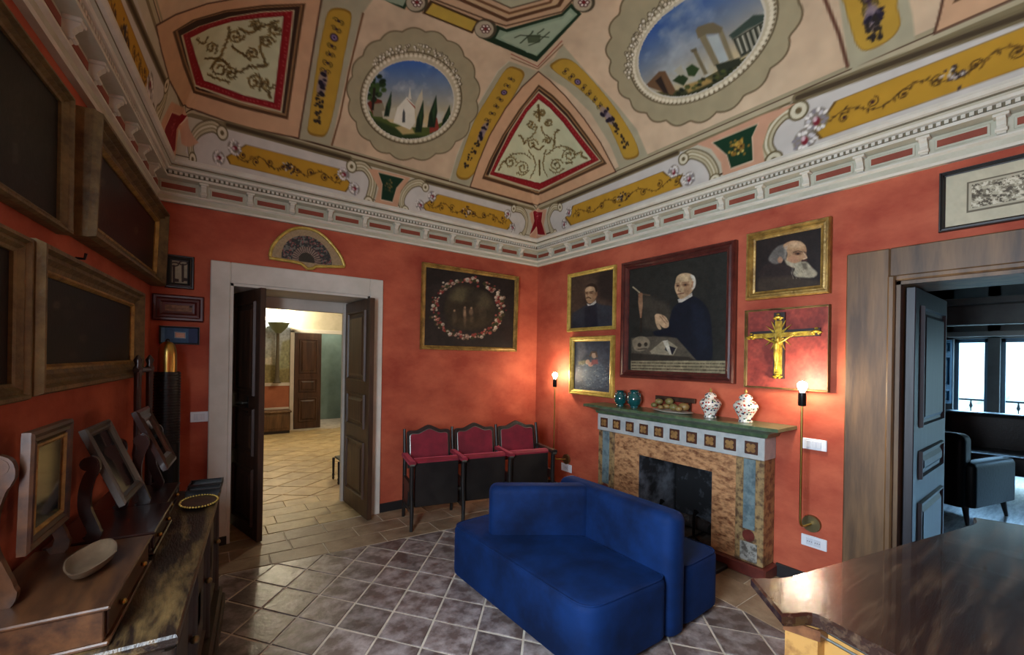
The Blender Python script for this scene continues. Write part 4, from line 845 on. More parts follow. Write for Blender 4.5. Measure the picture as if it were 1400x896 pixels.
# dark armchairs seen through the right doorway
mat('black_leather', (5, 5, 6), .5, 0, (9, 8, 9), 8, bump=.15, bscale=40, spec=.2); mat('brown_leather', (30, 24, 22), .4, 0, (42, 34, 30), 6, bump=.15, bscale=40)
def rounded(poly, r, n=4):
    out = []; N = len(poly)
    for i in range(N):
        a, b, c = [np.asarray(q, float) for q in (poly[i-1], poly[i], poly[(i+1) % N])]; u = (a-b)/np.linalg.norm(a-b); v = (c-b)/np.linalg.norm(c-b)
        rr_ = r[i] if hasattr(r, '__len__') else r; rr_ = min(rr_, np.linalg.norm(a-b)*.45, np.linalg.norm(c-b)*.45); p, q = b+u*rr_, b+v*rr_
        for k in range(n+1): t = k/n; out.append(tuple((1-t)**2*p+2*t*(1-t)*b+t*t*q))
    return out
def soft_block(poly, z0, z1, rc, rt, rb=.015, crown=0.):
    P = rounded(poly, rc, 5); rings = []; N = len(P)
    for k in range(4): t = k/3*math.pi/2; rings.append((rb*(1-math.sin(t)), z0+rb*(1-math.cos(t))))
    for k in range(6): t = k/5*math.pi/2; rings.append((rt*(1-math.cos(t)), z1-rt+rt*math.sin(t)))
    if crown:
        pass
    mb = MB(); R_ = [[(*p, z) for p in inset(P, d)] for d, z in rings]; last = np.array(inset(P, rings[-1][0])); c_ = last.mean(0)
    for k_, q in enumerate((.85, .6, .3)): R_.append([(*(c_+(p-c_)*q), z1+crown*(.5, .85, 1)[k_]) for p in last])
    mb.rings(R_); return mb
def rot2(P, c, a): 
    return [(c[0]+(x)*math.cos(a)-(y)*math.sin(a), c[1]+(x)*math.sin(a)+(y)*math.cos(a)) for x, y in P]
def armchair(c, a, sc, mname, label, w=.86, d=.82):
    t = thing('armchair', label, 'armchair', (*c, 0), 'armchairs in the room with French windows'); R2 = lambda P: rot2([(x*sc, y*sc) for x, y in P], c, a); h = sc
    soft_block(R2([(-w/2+.14, -d/2+.1), (w/2-.14, -d/2+.1), (w/2-.14, d/2), (-w/2+.14, d/2)]), .2*h, .44*h, .05, .04).build('seat', mname, t, 60)
    soft_block(R2([(-w/2+.05, -d/2-.08), (w/2-.05, -d/2-.08), (w/2-.08, -d/2+.16), (-w/2+.08, -d/2+.16)]), .18*h, .92*h, .07, .07).build('backrest', mname, t, 60)
    for s_ in (-1, 1):
        x0_, x1_ = (w/2-.16, w/2) if s_ > 0 else (-w/2, -w/2+.16)
        soft_block(R2([(x0_, -d/2), (x1_, -d/2), (x1_, d/2+.04), (x0_, d/2+.04)]), .18*h, .64*h, .05, .06).build('armrest', mname, t, 60)
        for y_ in (-d/2+.02, d/2-.05):
            q = R2([((x0_+x1_)/2, y_)])[0]; q2 = R2([((x0_+x1_)/2+.03*s_, y_*1.06)])[0]
            MB().tube([(*q, .2*h), (*q2, 0)], [.03*h, .014*h], 8).build('leg', 'black_lacquer', t)
    return t
armchair(tuple(pz(1298, 706, 0)[:2]+np.array([.25, .10])), math.radians(-104), .95, 'black_leather', 'black leather armchair just inside the right doorway')
armchair((8.5, .55), math.radians(100), .98, 'brown_leather', 'brown leather armchair standing by the French windows', 1.7)
armchair((7.6, 2.4), math.radians(-60), .98, 'black_leather', 'black leather armchair beside the blue shutter')
# ================================================================== OBJECTS
# ---------------------------------------------------------------- pictures
def wall_frame(wall, c, off=0.):
    """four pixel corners TL TR BR BL -> bottom-left origin, right, up, normal, width, height"""
    f = {'A': pA, 'B': pB, 'C': pC}[wall]; P = [f(x, y, off) for x, y in c]
    ex = {'A': ADV, 'B': np.array([1., 0, 0]), 'C': np.array([0, -1., 0])}[wall]; n = {'A': AN, 'B': np.array([0, -1., 0]), 'C': np.array([-1., 0, 0])}[wall]
    s = [p@ex for p in P]; zt = (P[0][2]+P[1][2])/2; zb = (P[2][2]+P[3][2])/2; s0 = (s[0]+s[3])/2; s1 = (s[1]+s[2])/2
    O = P[3]+ex*(s0-s[3]); O = np.array([O[0], O[1], zb]); return O, ex, np.array([0, 0, 1.]), n, s1-s0, zt-zb
def sweep_rect(mb, O, ex, up, n, W, H, prof):
    """prof: (inset from the outer edge, height above the back)"""
    R_ = []
    for i, h in prof: R_.append([O+ex*i+up*i+n*h, O+ex*(W-i)+up*i+n*h, O+ex*(W-i)+up*(H-i)+n*h, O+ex*i+up*(H-i)+n*h])
    mb.rings(R_, cap=False); return mb
def picture(name, label, wall, corners, fw, fd, fmat, painter, res=1.0, tilt=0., base=(30, 28, 26), liner=None, gap=.004, pmat='oil_paint', cat='painting', prof=None, group=None):
    O, ex, up, n, W, H = wall_frame(wall, corners, gap)
    if tilt: up = up*math.cos(tilt)+n*math.sin(tilt); 
    t = thing(name, label, cat, O+ex*W/2, group)
    pf = prof or [(0, 0), (0, fd*.7), (fw*.12, fd), (fw*.3, fd), (fw*.42, fd*.72), (fw*.62, fd*.78), (fw*.8, fd*.5), (fw, fd*.42), (fw, fd*.1)]
    sweep_rect(MB(), O, ex, up, n, W, H, pf).build('frame', fmat, t)
    iw = fw
    if liner:
        lw, lm = liner; sweep_rect(MB(), O+ex*fw+up*fw, ex, up, n, W-2*fw, H-2*fw, [(0, fd*.1), (0, fd*.45), (lw*.5, fd*.5), (lw, fd*.3), (lw, fd*.1)]).build('liner', lm, t); iw = fw+lw
    nx = max(12, int((corners[1][0]-corners[0][0])*res)); ny = max(12, int(((corners[3][1]-corners[0][1])+(corners[2][1]-corners[1][1]))/2*res))
    us = np.linspace(0, 1, nx); vs = np.linspace(0, 1, ny); Ug, Vg = np.meshgrid(us, vs, indexing='ij'); w_, h_ = W-2*iw+.004, H-2*iw+.004
    V = (O+ex*(iw-.002)+up*(iw-.002)+n*fd*.22)[None]+ex[None]*(Ug.ravel()*w_)[:, None]+up[None]*(Vg.ravel()*h_)[:, None]
    px, py = pr(V); T_ = Paint(px, py, base); painter(T_, Ug.ravel(), Vg.ravel())
    if pmat == 'oil_paint': T_.c *= .84*(1+.34*(fnoise(T_.X, T_.Y, .16, 51, 4)[:, None]-.5)+.22*(fnoise(T_.X, T_.Y, .5, 57, 2)[:, None]-.5))
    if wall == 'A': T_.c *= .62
    o = grid_mesh('canvas', V, nx, ny, T_.rgba(), pmat, t)
    MB().fbox(O+ex*.004+up*.004, ex*(W-.008), up*(H-.008), n*fd*.2).build('backing', 'dark_wood', t)
    t['_w'] = W; return t, (O, ex, up, n, W, H)
def dk(T_, u, v, a, b, sc=.05, seed=1):
    k = fnoise(T_.X, T_.Y, sc, seed, 4)[:, None]; T_.c = np.array([a], float)*(1-k)+np.array([b], float)*k
# -- large dark paintings on the left wall
def pt_a1(T_, u, v):
    dk(T_, u, v, (26, 26, 28), (64, 58, 48), .02, 3); T_.fill([(-40, 80), (40, 110), (60, 190), (-40, 180)], (78, 72, 56), 30, .6); T_.fill([(-80, 215), (75, 240), (75, 300), (-80, 290)], (40, 42, 46), 12, .8); T_.fill([(18, 195), (24, 196), (26, 225), (17, 225)], (104, 100, 92), 3, .7); T_.grain(.3, .12, 4)
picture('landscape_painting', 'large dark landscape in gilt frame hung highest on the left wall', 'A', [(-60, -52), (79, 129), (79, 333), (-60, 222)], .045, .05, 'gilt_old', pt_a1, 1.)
def pt_a2(T_, u, v):
    dk(T_, u, v, (44, 20, 16), (78, 36, 26), .03, 5); T_.fill([(128, 240), (142, 235), (150, 300), (130, 310)], (96, 70, 56), 5, .6); T_.ell(140, 250, 4, 6, (150, 124, 100), 2, .8); T_.ell(186, 315, 3, 6, (140, 110, 90), 2, .7); T_.ell(165, 300, 4, 4, (110, 76, 60), 3, .6); T_.grain(.3, .15, 6)
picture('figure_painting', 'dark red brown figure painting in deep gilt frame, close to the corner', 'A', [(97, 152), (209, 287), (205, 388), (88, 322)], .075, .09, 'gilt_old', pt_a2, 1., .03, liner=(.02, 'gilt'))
def pt_a3(T_, u, v):
    dk(T_, u, v, (16, 16, 16), (40, 32, 28), .03, 7); hc = kc(0, 300, 2.986)
    for x, y, r, c_ in ((232, 350, 14, (150, 130, 110)), (270, 335, 18, (80, 64, 52)), (330, 350, 16, (84, 66, 54)), (280, 390, 22, (70, 58, 50)), (340, 485, 16, (110, 90, 74)), (300, 555, 14, (90, 76, 62)), (150, 470, 20, (50, 44, 42)), (400, 420, 30, (54, 44, 38))):
        q = hc((x, y))[0]; T_.ell(q[0], q[1], r/2.6, r/2.6, c_, 4, .8)
    T_.grain(.35, .15, 8)
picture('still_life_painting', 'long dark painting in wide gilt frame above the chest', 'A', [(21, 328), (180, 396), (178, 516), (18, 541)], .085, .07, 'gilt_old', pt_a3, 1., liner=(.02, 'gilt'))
def pt_a4(T_, u, v): dk(T_, u, v, (24, 22, 22), (52, 46, 40), .03, 9)
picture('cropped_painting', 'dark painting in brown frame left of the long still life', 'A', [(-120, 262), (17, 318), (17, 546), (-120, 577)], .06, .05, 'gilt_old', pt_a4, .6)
m = MB(); q = pA(103, 353, 0); m.tube([q, q+AN*.03, q+AN*.035+np.array([0, 0, .025])], .006, 6); tag(m.build('wall_hook', 'black_metal', None, 40, q), 'small iron hook above the long still life', 'hook')
# -- small frames by the corner
def pt_keys(T_, u, v):
    T_.c[:] = (150, 142, 120); T_.grain(.12, .2); kk = kc(200, 330, 5.97)
    for x, y, yb, bx in ((230, 188, 330, 265), (303, 178, 325, 345)):
        P = kk(*[(x+34*math.cos(a), y+15*math.sin(a)) for a in np.linspace(0, 6.283, 14)[:-1]]); T_.line(P, 1.6, (50, 34, 28), 1, 1, True); T_.line(kk((x-5, y+15), (x-5, yb)), 3.2, (52, 36, 30)); T_.fill(kk((x-5, yb-28), (bx, yb-20), (bx, yb+2), (x-5, yb)), (52, 36, 30))
picture('keys_frame', 'small framed display of two old iron keys', 'B', [(225, 347), (266, 353), (265, 397), (226, 393)], .042, .03, 'black_lacquer', pt_keys, 2.2, cat='frame', pmat='print_paint')
def pt_red(T_, u, v):
    T_.c[:] = (128, 96, 74); kk = kc(200, 330, 5.97); T_.grain(.25, .3)
    for x, y, w_ in ((265, 500, 30), (370, 535, 36), (155, 575, 44), (290, 590, 38)): T_.fill(kk((x-w_/2, y-8), (x+w_/2, y-10), (x+w_/2, y+8), (x-w_/2, y+8)), (50, 30, 28), 1.2)
    for y in (520, 550, 585, 605): T_.line(kk((140, y-5), (400, y+6)), .8, (92, 64, 52), 1, .7)
picture('document_frame', 'wide dark red frame with a brown document under the keys', 'B', [(208, 401), (279, 407), (279, 441), (208, 438)], .075, .03, 'mahogany' if 'mahogany' in MATS else 'red_frame' if 'red_frame' in MATS else mat('red_frame', (62, 20, 20), .35, 0, (84, 30, 28), 5).name, pt_red, 2., cat='frame', pmat='print_paint')
def pt_blue(T_, u, v):
    T_.c[:] = (52, 88, 124); kk = kc(200, 330, 5.97); T_.fill(kk((100, 690), (150, 690), (150, 850), (100, 850)), (84, 124, 158), 1); T_.fill(kk((345, 700), (440, 700), (440, 850), (345, 850)), (38, 56, 92), 1); T_.grain(.12, .2); T_.fill(kk((230, 738), (322, 745), (322, 795), (230, 790)), (150, 170, 180), 1); T_.fill(kk((238, 746), (314, 752), (314, 788), (238, 784)), (190, 120, 96), 1)
    for y in (755, 764, 773, 781): T_.line(kk((244, y), (308, y+3)), .7, (226, 206, 186), .7)
picture('blue_print_frame', 'small blue print in a thin black frame', 'B', [(217, 445), (273, 448), (273, 472), (218, 470)], .012, .02, 'black_lacquer', pt_blue, 2.4, cat='frame', pmat='print_paint')
# -- flower garland painting
def pt_garland(T_, u, v):
    dk(T_, u, v, (34, 28, 26), (54, 46, 42), .03, 11); kk = kc(560, 350, 6.4); rr_ = random.Random(9)
    T_.fill(kk(*[(525+225*math.cos(a), 462+190*math.sin(a)) for a in np.linspace(0, 6.283, 40)[:-1]]), (58, 50, 38), 4)
    for x, y, rx, ry, c_ in ((430, 350, 80, 60, (104, 94, 66)), (470, 300, 70, 40, (92, 84, 60)), (650, 400, 60, 70, (96, 86, 64)), (560, 350, 60, 60, (60, 54, 44)), (520, 590, 170, 50, (74, 62, 44)), (400, 470, 60, 60, (60, 50, 38))):
        q = kk((x, y))[0]; T_.ell(q[0], q[1], rx/6.4, ry/6.4, c_, 8, .8)
    for x, y, rx, ry, c_, al in ((482, 500, 13, 40, (190, 152, 118), .8), (484, 575, 11, 40, (120, 96, 74), .7), (538, 492, 18, 30, (150, 118, 92), .7), (545, 560, 16, 36, (98, 80, 60), .7), (392, 540, 22, 50, (96, 80, 60), .6), (640, 500, 34, 60, (92, 80, 62), .5), (600, 470, 40, 24, (80, 68, 52), .6), (505, 485, 10, 24, (60, 46, 38), .8)):
        q = kk((x, y))[0]; T_.ell(q[0], q[1], rx/6.4, ry/6.4, c_, 2.2, al)
    for x, y in ((484, 452), (540, 456), (392, 480)): q = kk((x, y))[0]; T_.ell(q[0], q[1], 1.4, 1.6, (180, 144, 112), 1, .85)
    for i in range(330):
        a = rr_.uniform(0, 6.283); rad = 1+rr_.gauss(0, .055); x, y = 510+292*rad*math.cos(a), 462+250*rad*math.sin(a); q = kk((x, y))[0]; r_ = rr_.uniform(.9, 2.6)
        c_ = rr_.choice([(60, 62, 36), (70, 66, 40), (150, 120, 96), (206, 186, 160), (190, 150, 130), (150, 66, 56), (130, 50, 48), (224, 206, 180), (180, 96, 84)])
        T_.ell(q[0], q[1], r_, r_*.9, c_, 1.1)
        if r_ > 1.7 and sum(c_) > 300: T_.ell(q[0]+.2, q[1]+.3, r_*.45, r_*.4, tuple(np.array(c_)*.6), 1); T_.ell(q[0]-.3, q[1]-.4, r_*.3, r_*.25, (236, 220, 200), .8)
picture('garland_painting', 'painting of a flower garland round a dark landscape, gilt frame', 'B', [(576, 357), (706, 381), (704, 482), (573, 477)], .045, .045, 'gilt', pt_garland, 1.5, .02)
# -- paintings over the fireplace
def pt_man(T_, u, v):
    kk = kc(770, 350, 8.144); dk(T_, u, v, (74, 58, 48), (92, 72, 58), .06, 13); T_.fill(kk((400, 100), (600, 100), (600, 560), (420, 480), (370, 330)), (48, 40, 36), 8, .8)
    T_.fill(kk((100, 640), (170, 600), (230, 560), (270, 540), (360, 520), (430, 545), (560, 560), (560, 820), (100, 820)), (58, 60, 66), 2.5); T_.fill(kk((240, 580), (300, 545), (370, 540), (390, 800), (240, 800)), (44, 44, 52), 2.5)
    T_.fill(kk((262, 530), (300, 545), (362, 490), (368, 520), (340, 545), (275, 558)), (226, 220, 206), 1); T_.fill(kk(*smooth_poly([(248, 370), (300, 335), (350, 345), (372, 400), (365, 460), (335, 515), (285, 530), (256, 490), (246, 430)])), (196, 158, 118), 1.2)
    T_.fill(kk(*smooth_poly([(245, 370), (262, 330), (310, 305), (360, 320), (382, 370), (378, 430), (362, 400), (345, 350), (300, 340), (262, 352)])), (58, 44, 34), 1.2); T_.fill(kk((350, 420), (380, 395), (382, 440), (365, 470)), (150, 110, 80), 1.2)
    E_ = lambda x, y, rx, ry, c_, a_=.8, sf=2.: T_.ell(*kk((x, y))[0], rx/8.144, ry/8.144, c_, sf, a_)
    E_(290, 370, 36, 22, (214, 180, 140), .8, 3); E_(264, 420, 15, 9, (110, 76, 54), .85, 1.2); E_(310, 414, 22, 10, (104, 72, 52), .85, 1.2); T_.line(kk((250, 408), (277, 404)), .8, (62, 42, 32)); T_.line(kk((292, 402), (334, 396)), .9, (62, 42, 32)); E_(270, 448, 10, 14, (210, 170, 130), .8); E_(285, 500, 20, 12, (176, 136, 100), .7); E_(345, 450, 20, 50, (140, 102, 74), .6, 3)
    T_.line(kk((258, 470), (285, 462), (308, 474)), 1.3, (86, 58, 40)); T_.line(kk((272, 425), (268, 452), (280, 456)), .8, (150, 108, 78)); T_.fill(kk((320, 420), (365, 400), (360, 480), (320, 520)), (150, 112, 80), 3, .5)
picture('man_portrait', 'portrait of a moustached man in dark suit, thin gilt frame', 'C', [(778, 377), (843, 361), (843, 450), (778, 455)], .04, .035, 'gilt_bright', pt_man, 2.2)
def pt_mad(T_, u, v):
    kk = kc(770, 450, 8.96); dk(T_, u, v, (52, 56, 66), (84, 92, 102), .09, 15); T_.fill(kk((170, 150), (260, 170), (290, 300), (180, 420)), (112, 112, 116), 4, .7); T_.fill(kk((185, 400), (270, 380), (300, 440), (190, 440)), (150, 140, 96), 2, .7)
    T_.fill(kk((260, 430), (340, 380), (420, 380), (500, 440), (540, 600), (500, 720), (280, 720), (230, 560)), (90, 108, 122), 4, .8); T_.ell(*kk((378, 320))[0], 3.6, 4.4, (196, 168, 140), 1.2); T_.line(kk((330, 330), (350, 285), (400, 285), (415, 340)), 2.4, (104, 84, 66)); T_.ell(*kk((300, 405))[0], 3, 3.4, (206, 168, 140), 1.2); T_.ell(*kk((335, 435))[0], 3.4, 3, (206, 150, 130), 1.2); T_.fill(kk((350, 380), (420, 370), (430, 430), (340, 440)), (150, 84, 84), 2)
    rr_ = random.Random(4)
    for i in range(220): x, y = rr_.uniform(180, 560), rr_.uniform(430, 740); T_.line(kk((x, y), (x+rr_.uniform(-22, 22), y+rr_.uniform(-8, 8))), .7, rr_.choice([(44, 50, 62), (140, 150, 150), (180, 186, 180), (60, 70, 84)]), .8, .6)
picture('madonna_painting', 'small mother and child painting in wide gold frame above the teal vases', 'C', [(781, 461), (841, 459), (841, 543), (782, 540)], .055, .045, 'gilt_bright', pt_mad, 2.2)
def pt_cleric(T_, u, v):
    kk = kc(845, 325, 4.37); dk(T_, u, v, (38, 38, 34), (54, 52, 46), .03, 17)
    T_.fill(kk((140, 330), (300, 400), (330, 520), (250, 560), (150, 540)), (76, 68, 56), 6, .7)
    T_.fill(kk(*smooth_poly([(330, 420), (370, 385), (440, 350), (500, 380), (545, 450), (560, 560), (555, 740), (440, 740), (330, 600), (230, 590), (215, 560), (290, 540), (310, 480)])), (24, 28, 38), 2); T_.fill(kk((440, 400), (520, 430), (540, 640), (480, 700), (450, 560)), (30, 36, 50), 8, .7)
    T_.fill(kk((78, 600), (220, 590), (350, 600), (470, 735), (78, 738)), (92, 84, 70), 2); T_.fill(kk((78, 690), (430, 715), (470, 738), (78, 738)), (58, 52, 44), 2)
    T_.fill(kk((355, 370), (442, 330), (445, 350), (380, 388), (362, 388)), (200, 192, 176), 1); T_.fill(kk(*smooth_poly([(342, 270), (352, 232), (390, 212), (440, 220), (460, 260), (450, 310), (420, 345), (375, 368), (350, 335), (338, 300)])), (196, 164, 124), 1.2)
    T_.fill(kk(*smooth_poly([(430, 225), (455, 230), (465, 265), (458, 300), (440, 310), (448, 265)])), (214, 206, 186), 1.2); T_.fill(kk((440, 260), (452, 262), (446, 300), (436, 296)), (180, 136, 102), 1)
    E_ = lambda x, y, rx, ry, c_, a_=.8, sf=2.: T_.ell(*kk((x, y))[0], rx/4.37, ry/4.37, c_, sf, a_)
    E_(395, 240, 34, 20, (222, 194, 150), .7, 3); E_(357, 287, 15, 10, (120, 84, 60), .8); E_(403, 282, 21, 11, (116, 80, 58), .85); E_(357, 288, 5, 4, (44, 28, 22), .95, 1); E_(402, 283, 6, 4.5, (44, 28, 22), .95, 1)
    T_.line(kk((344, 274), (366, 272)), .9, (130, 96, 70)); T_.line(kk((383, 268), (424, 266)), 1., (130, 96, 70)); E_(412, 318, 20, 24, (158, 118, 86), .7, 3); E_(360, 322, 10, 12, (206, 166, 128), .8); E_(372, 352, 16, 10, (176, 138, 102), .7); T_.line(kk((366, 290), (358, 318), (374, 322)), 1.1, (140, 100, 74)); T_.line(kk((356, 338), (392, 332)), 1.2, (120, 70, 56)); T_.fill(kk((400, 290), (440, 280), (436, 330), (400, 350)), (156, 118, 86), 3, .5)
    for P in ([(218, 470), (235, 455), (280, 470), (302, 505), (300, 535), (270, 538), (232, 500)], [(222, 475), (240, 505), (258, 545), (240, 545), (224, 510)]): T_.fill(kk(*smooth_poly(P)), (206, 170, 130), 1)
    T_.line(kk((250, 470), (285, 515)), .8, (140, 100, 76)); T_.line(kk((262, 465), (296, 505)), .8, (140, 100, 76))
    T_.line(kk((90, 296), (130, 330)), 2, (170, 152, 120)); T_.line(kk((120, 335), (188, 345)), 2.2, (96, 78, 60)); T_.line(kk((137, 330), (138, 560)), 2.4, (48, 38, 30)); T_.fill(kk((122, 340), (146, 335), (148, 400), (140, 480), (132, 480), (120, 390)), (164, 124, 92), 1.2); T_.ell(*kk((136, 340))[0], 2.2, 2.4, (150, 108, 80))
    T_.fill(kk(*smooth_poly([(85, 620), (120, 592), (165, 595), (190, 625), (180, 660), (140, 678), (100, 672)])), (142, 128, 104), 1.5); T_.ell(*kk((128, 642))[0], 2.6, 2.8, (58, 50, 40)); T_.ell(*kk((166, 638))[0], 2.4, 2.8, (58, 50, 40)); T_.line(kk((120, 668), (170, 664)), 1.4, (74, 64, 52))
    T_.fill(kk((190, 680), (262, 620), (300, 615), (355, 655), (330, 705), (200, 695)), (158, 146, 120), 1.2); T_.fill(kk((285, 640), (345, 660), (325, 700), (280, 672)), (40, 38, 44), 1); T_.fill(kk((266, 618), (296, 612), (320, 700), (306, 700)), (206, 198, 176), 1)
    T_.fill(kk((76, 736), (650, 736), (650, 835), (76, 808)), (156, 144, 112), 1); rr_ = random.Random(6)
    for r_ in range(4):
        x = 84
        while x < (640 if r_ < 3 else 600):
            w_ = rr_.uniform(5, 24); y = 748+r_*17+(x-84)*(.012+r_*.006); T_.line(kk((x, y), (x+w_, y+.3)), rr_.uniform(.9, 1.7), (62, 50, 36), .9, .85); x += w_+rr_.uniform(4, 9)
mat('mahogany', (58, 24, 22), .3, 0, (84, 38, 32), 4, (3, 3, 3), .1, coat=.3)
picture('cleric_portrait', 'large portrait of an old cleric with skull, crucifix and inscription', 'C', [(853, 361), (1010, 329), (1006, 526), (853, 515)], .075, .06, 'mahogany', pt_cleric, 1.5)
def pt_monk(T_, u, v):
    kk = kc(1015, 290, 7.17); dk(T_, u, v, (34, 28, 26), (50, 40, 36), .05, 19)
    T_.fill(kk(*smooth_poly([(160, 640), (200, 540), (280, 500), (400, 510), (500, 560), (520, 640), (400, 650)])), (52, 40, 36), 3); T_.fill(kk((150, 650), (480, 630), (780, 680), (780, 760), (150, 780)), (74, 60, 46), 5, .8)
    T_.fill(kk(*smooth_poly([(255, 460), (300, 380), (360, 330), (430, 320), (440, 400), (400, 470), (340, 510), (290, 500)])), (112, 106, 98), 2.5); T_.fill(kk(*smooth_poly([(400, 330), (470, 285), (550, 285), (610, 320), (630, 370), (625, 410), (635, 450), (610, 465), (580, 480), (560, 540), (480, 540), (430, 480), (440, 400)])), (190, 148, 108), 1.5)
    T_.fill(kk((430, 330), (500, 290), (570, 290), (610, 330), (600, 350), (480, 360)), (206, 168, 126), 4, .8); T_.fill(kk(*smooth_poly([(420, 470), (500, 500), (580, 485), (630, 490), (680, 540), (735, 600), (700, 640), (620, 645), (540, 635), (500, 600), (510, 550), (440, 520)])), (184, 172, 142), 2.5)
    T_.fill(kk((580, 500), (630, 500), (640, 560), (600, 570)), (110, 98, 80), 3, .8); E_ = lambda x, y, rx, ry, c_, a_=.8, sf=2.: T_.ell(*kk((x, y))[0], rx/7.17, ry/7.17, c_, sf, a_)
    E_(520, 320, 60, 24, (220, 184, 144), .7, 4); E_(540, 408, 36, 16, (96, 62, 44), .85, 2); E_(545, 410, 12, 8, (34, 22, 18), .95, 1); T_.line(kk((500, 396), (545, 380), (585, 392)), 1.2, (90, 66, 50)); E_(612, 398, 18, 10, (104, 68, 48), .8, 1.5); E_(500, 460, 50, 34, (196, 140, 108), .6, 4); E_(615, 440, 16, 16, (206, 160, 124), .8)
    for i in range(60):
        rx_ = random.Random(i).uniform; x, y = 470+rx_(0, 230), 500+rx_(0, 130)
        if x < 500+(y-500)*1.9 and y < 640: T_.line(kk((x, y), (x+rx_(6, 22), y+rx_(16, 34))), .7, random.Random(i).choice([(214, 204, 178), (150, 138, 112), (196, 184, 156)]), .9, .55)
    T_.line(kk((600, 400), (632, 450), (600, 462)), 1.4, (226, 190, 150)); T_.line(kk((585, 478), (630, 472)), 1.8, (90, 54, 44)); T_.ell(*kk((370, 470))[0], 3.6, 4.4, (170, 130, 102), 1.5)
    T_.fill(kk((410, 340), (440, 330), (430, 470), (410, 470)), (176, 166, 150), 3, .7)
picture('monk_portrait', 'portrait of a white bearded old man in profile, gilt frame', 'C', [(1023, 322), (1138, 297), (1138, 402), (1024, 411)], .06, .055, 'gilt', pt_monk, 1.8)
# -- gilded crucifix on a red panel
def pt_panel(T_, u, v): dk(T_, u, v, (118, 44, 38), (148, 66, 54), .06, 23); T_.grain(.2, .25, 3)
cp, (O, ex, up, n, W, H) = picture('red_board', 'square red panel with thin gilt edge under the bearded man', 'C', [(1021, 425), (1136, 417), (1136, 537), (1021, 529)], .012, .045, 'gilt_old', pt_panel, 1., cat='board', pmat='print_paint')
mat('gold_leaf', (214, 182, 66), .3, .3, (140, 108, 34), 30, bump=.4, bscale=60); mat('dark_cross', (36, 22, 20), .5)
cx = thing('crucifix', 'gilded crucifix with rays mounted on the red panel', 'crucifix', O+ex*W*.46+up*H*.1)
def lp(x, y, h=.0): return O+ex*W*((x-45)/755)+up*H*(1-(y-80)/745)+n*(.012+h)      # crop pixels -> panel
def bar(P, h0, h1, nm, mm): MB().prism([lp(x, y, h0) for x, y in P], n*(h1-h0)).build(nm, mm, cx)
bar([(325, 120), (425, 120), (425, 730), (325, 730)], 0, .018, 'cross_back', 'dark_cross'); bar([(95, 290), (725, 275), (725, 345), (95, 360)], 0, .017, 'cross_arm_back', 'dark_cross')
bar([(345, 200), (405, 200), (408, 690), (340, 690)], .018, .030, 'upright', 'gold_leaf'); bar([(140, 315), (690, 300), (690, 340), (140, 355)], .018, .029, 'cross_arm', 'gold_leaf')
for x, y, a in ((370, 165, 0), (112, 338, 1), (700, 305, 2), (370, 700, 3)):
    mb = MB()
    for dx, dy, r_ in ((0, 0, 30), (-28, 8, 20), (28, 8, 20), (0, -26, 18), (-20, 22, 14), (20, 22, 14)):
        c = lp(x+dx, y+dy, .028); rr_ = r_/755*W; mb.lathe([(0.001, -rr_*.5), (rr_*.8, -rr_*.35), (rr_, 0), (rr_*.8, rr_*.35), (.001, rr_*.5)], c, 10)
    mb.build('finial', 'gold_leaf', cx, 50)
for i in range(14):
    a = math.pi/14+i*2*math.pi/14
    if abs(math.sin(a)) < .25 or abs(math.cos(a)) < .25: continue
    c = (370, 330); l_ = 150; P = [(c[0]+50*math.cos(a-.2), c[1]+50*math.sin(a-.2)), (c[0]+l_*math.cos(a), c[1]+l_*math.sin(a)), (c[0]+50*math.cos(a+.2), c[1]+50*math.sin(a+.2))]
    bar(P, .016, .026, 'ray', 'gold_leaf')
mb = MB(); tb = lambda P, r_: mb.tube([lp(x, y, .045) for x, y in P], [q/755*W for q in r_], 8)
tb([(372, 395), (370, 430), (368, 470), (366, 500)], [20, 30, 24, 22]); tb([(366, 490), (360, 540), (368, 600), (366, 640)], [24, 17, 12, 8]); tb([(375, 490), (380, 545), (372, 600), (368, 640)], [20, 15, 11, 8]); tb([(368, 405), (320, 385), (270, 360), (235, 345)], [12, 10, 8, 6]); tb([(376, 405), (430, 380), (480, 350), (520, 330)], [12, 10, 8, 6]); tb([(374, 400), (378, 385), (380, 365), (378, 345)], [9, 17, 18, 8]); mb.build('corpus', 'gold_leaf', cx, 60)
# -- drawing above the right doorway
def pt_draw(T_, u, v):
    T_.c[:] = (178, 170, 144); T_.grain(.06, .1); k = (u > .155) & (u < .845) & (v > .22) & (v < .80); T_.c[k] = (96, 88, 70); k = (u > .17) & (u < .83) & (v > .25) & (v < .77); T_.c[k] = (166, 158, 134)
    f1 = fnoise(T_.X, T_.Y*1.6, .10, 31, 4); f2 = fnoise(T_.X, T_.Y*1.6, .22, 41, 3); k2 = k & (u > .19) & (u < .81) & (v > .29) & (v < .74); T_.c[k2 & (f1 > .5)] = (122, 114, 94); T_.c[k2 & (f2 > .58)] = (80, 72, 58); T_.c[k2 & (f2 < .36)] = (198, 190, 166)
picture('framed_drawing', 'wide mounted drawing in thin black frame above the right doorway', 'C', [(1284, 247), (1530, 170), (1530, 280), (1285, 319)], .026, .03, 'black_lacquer', pt_draw, 1.2, cat='drawing', pmat='print_paint')
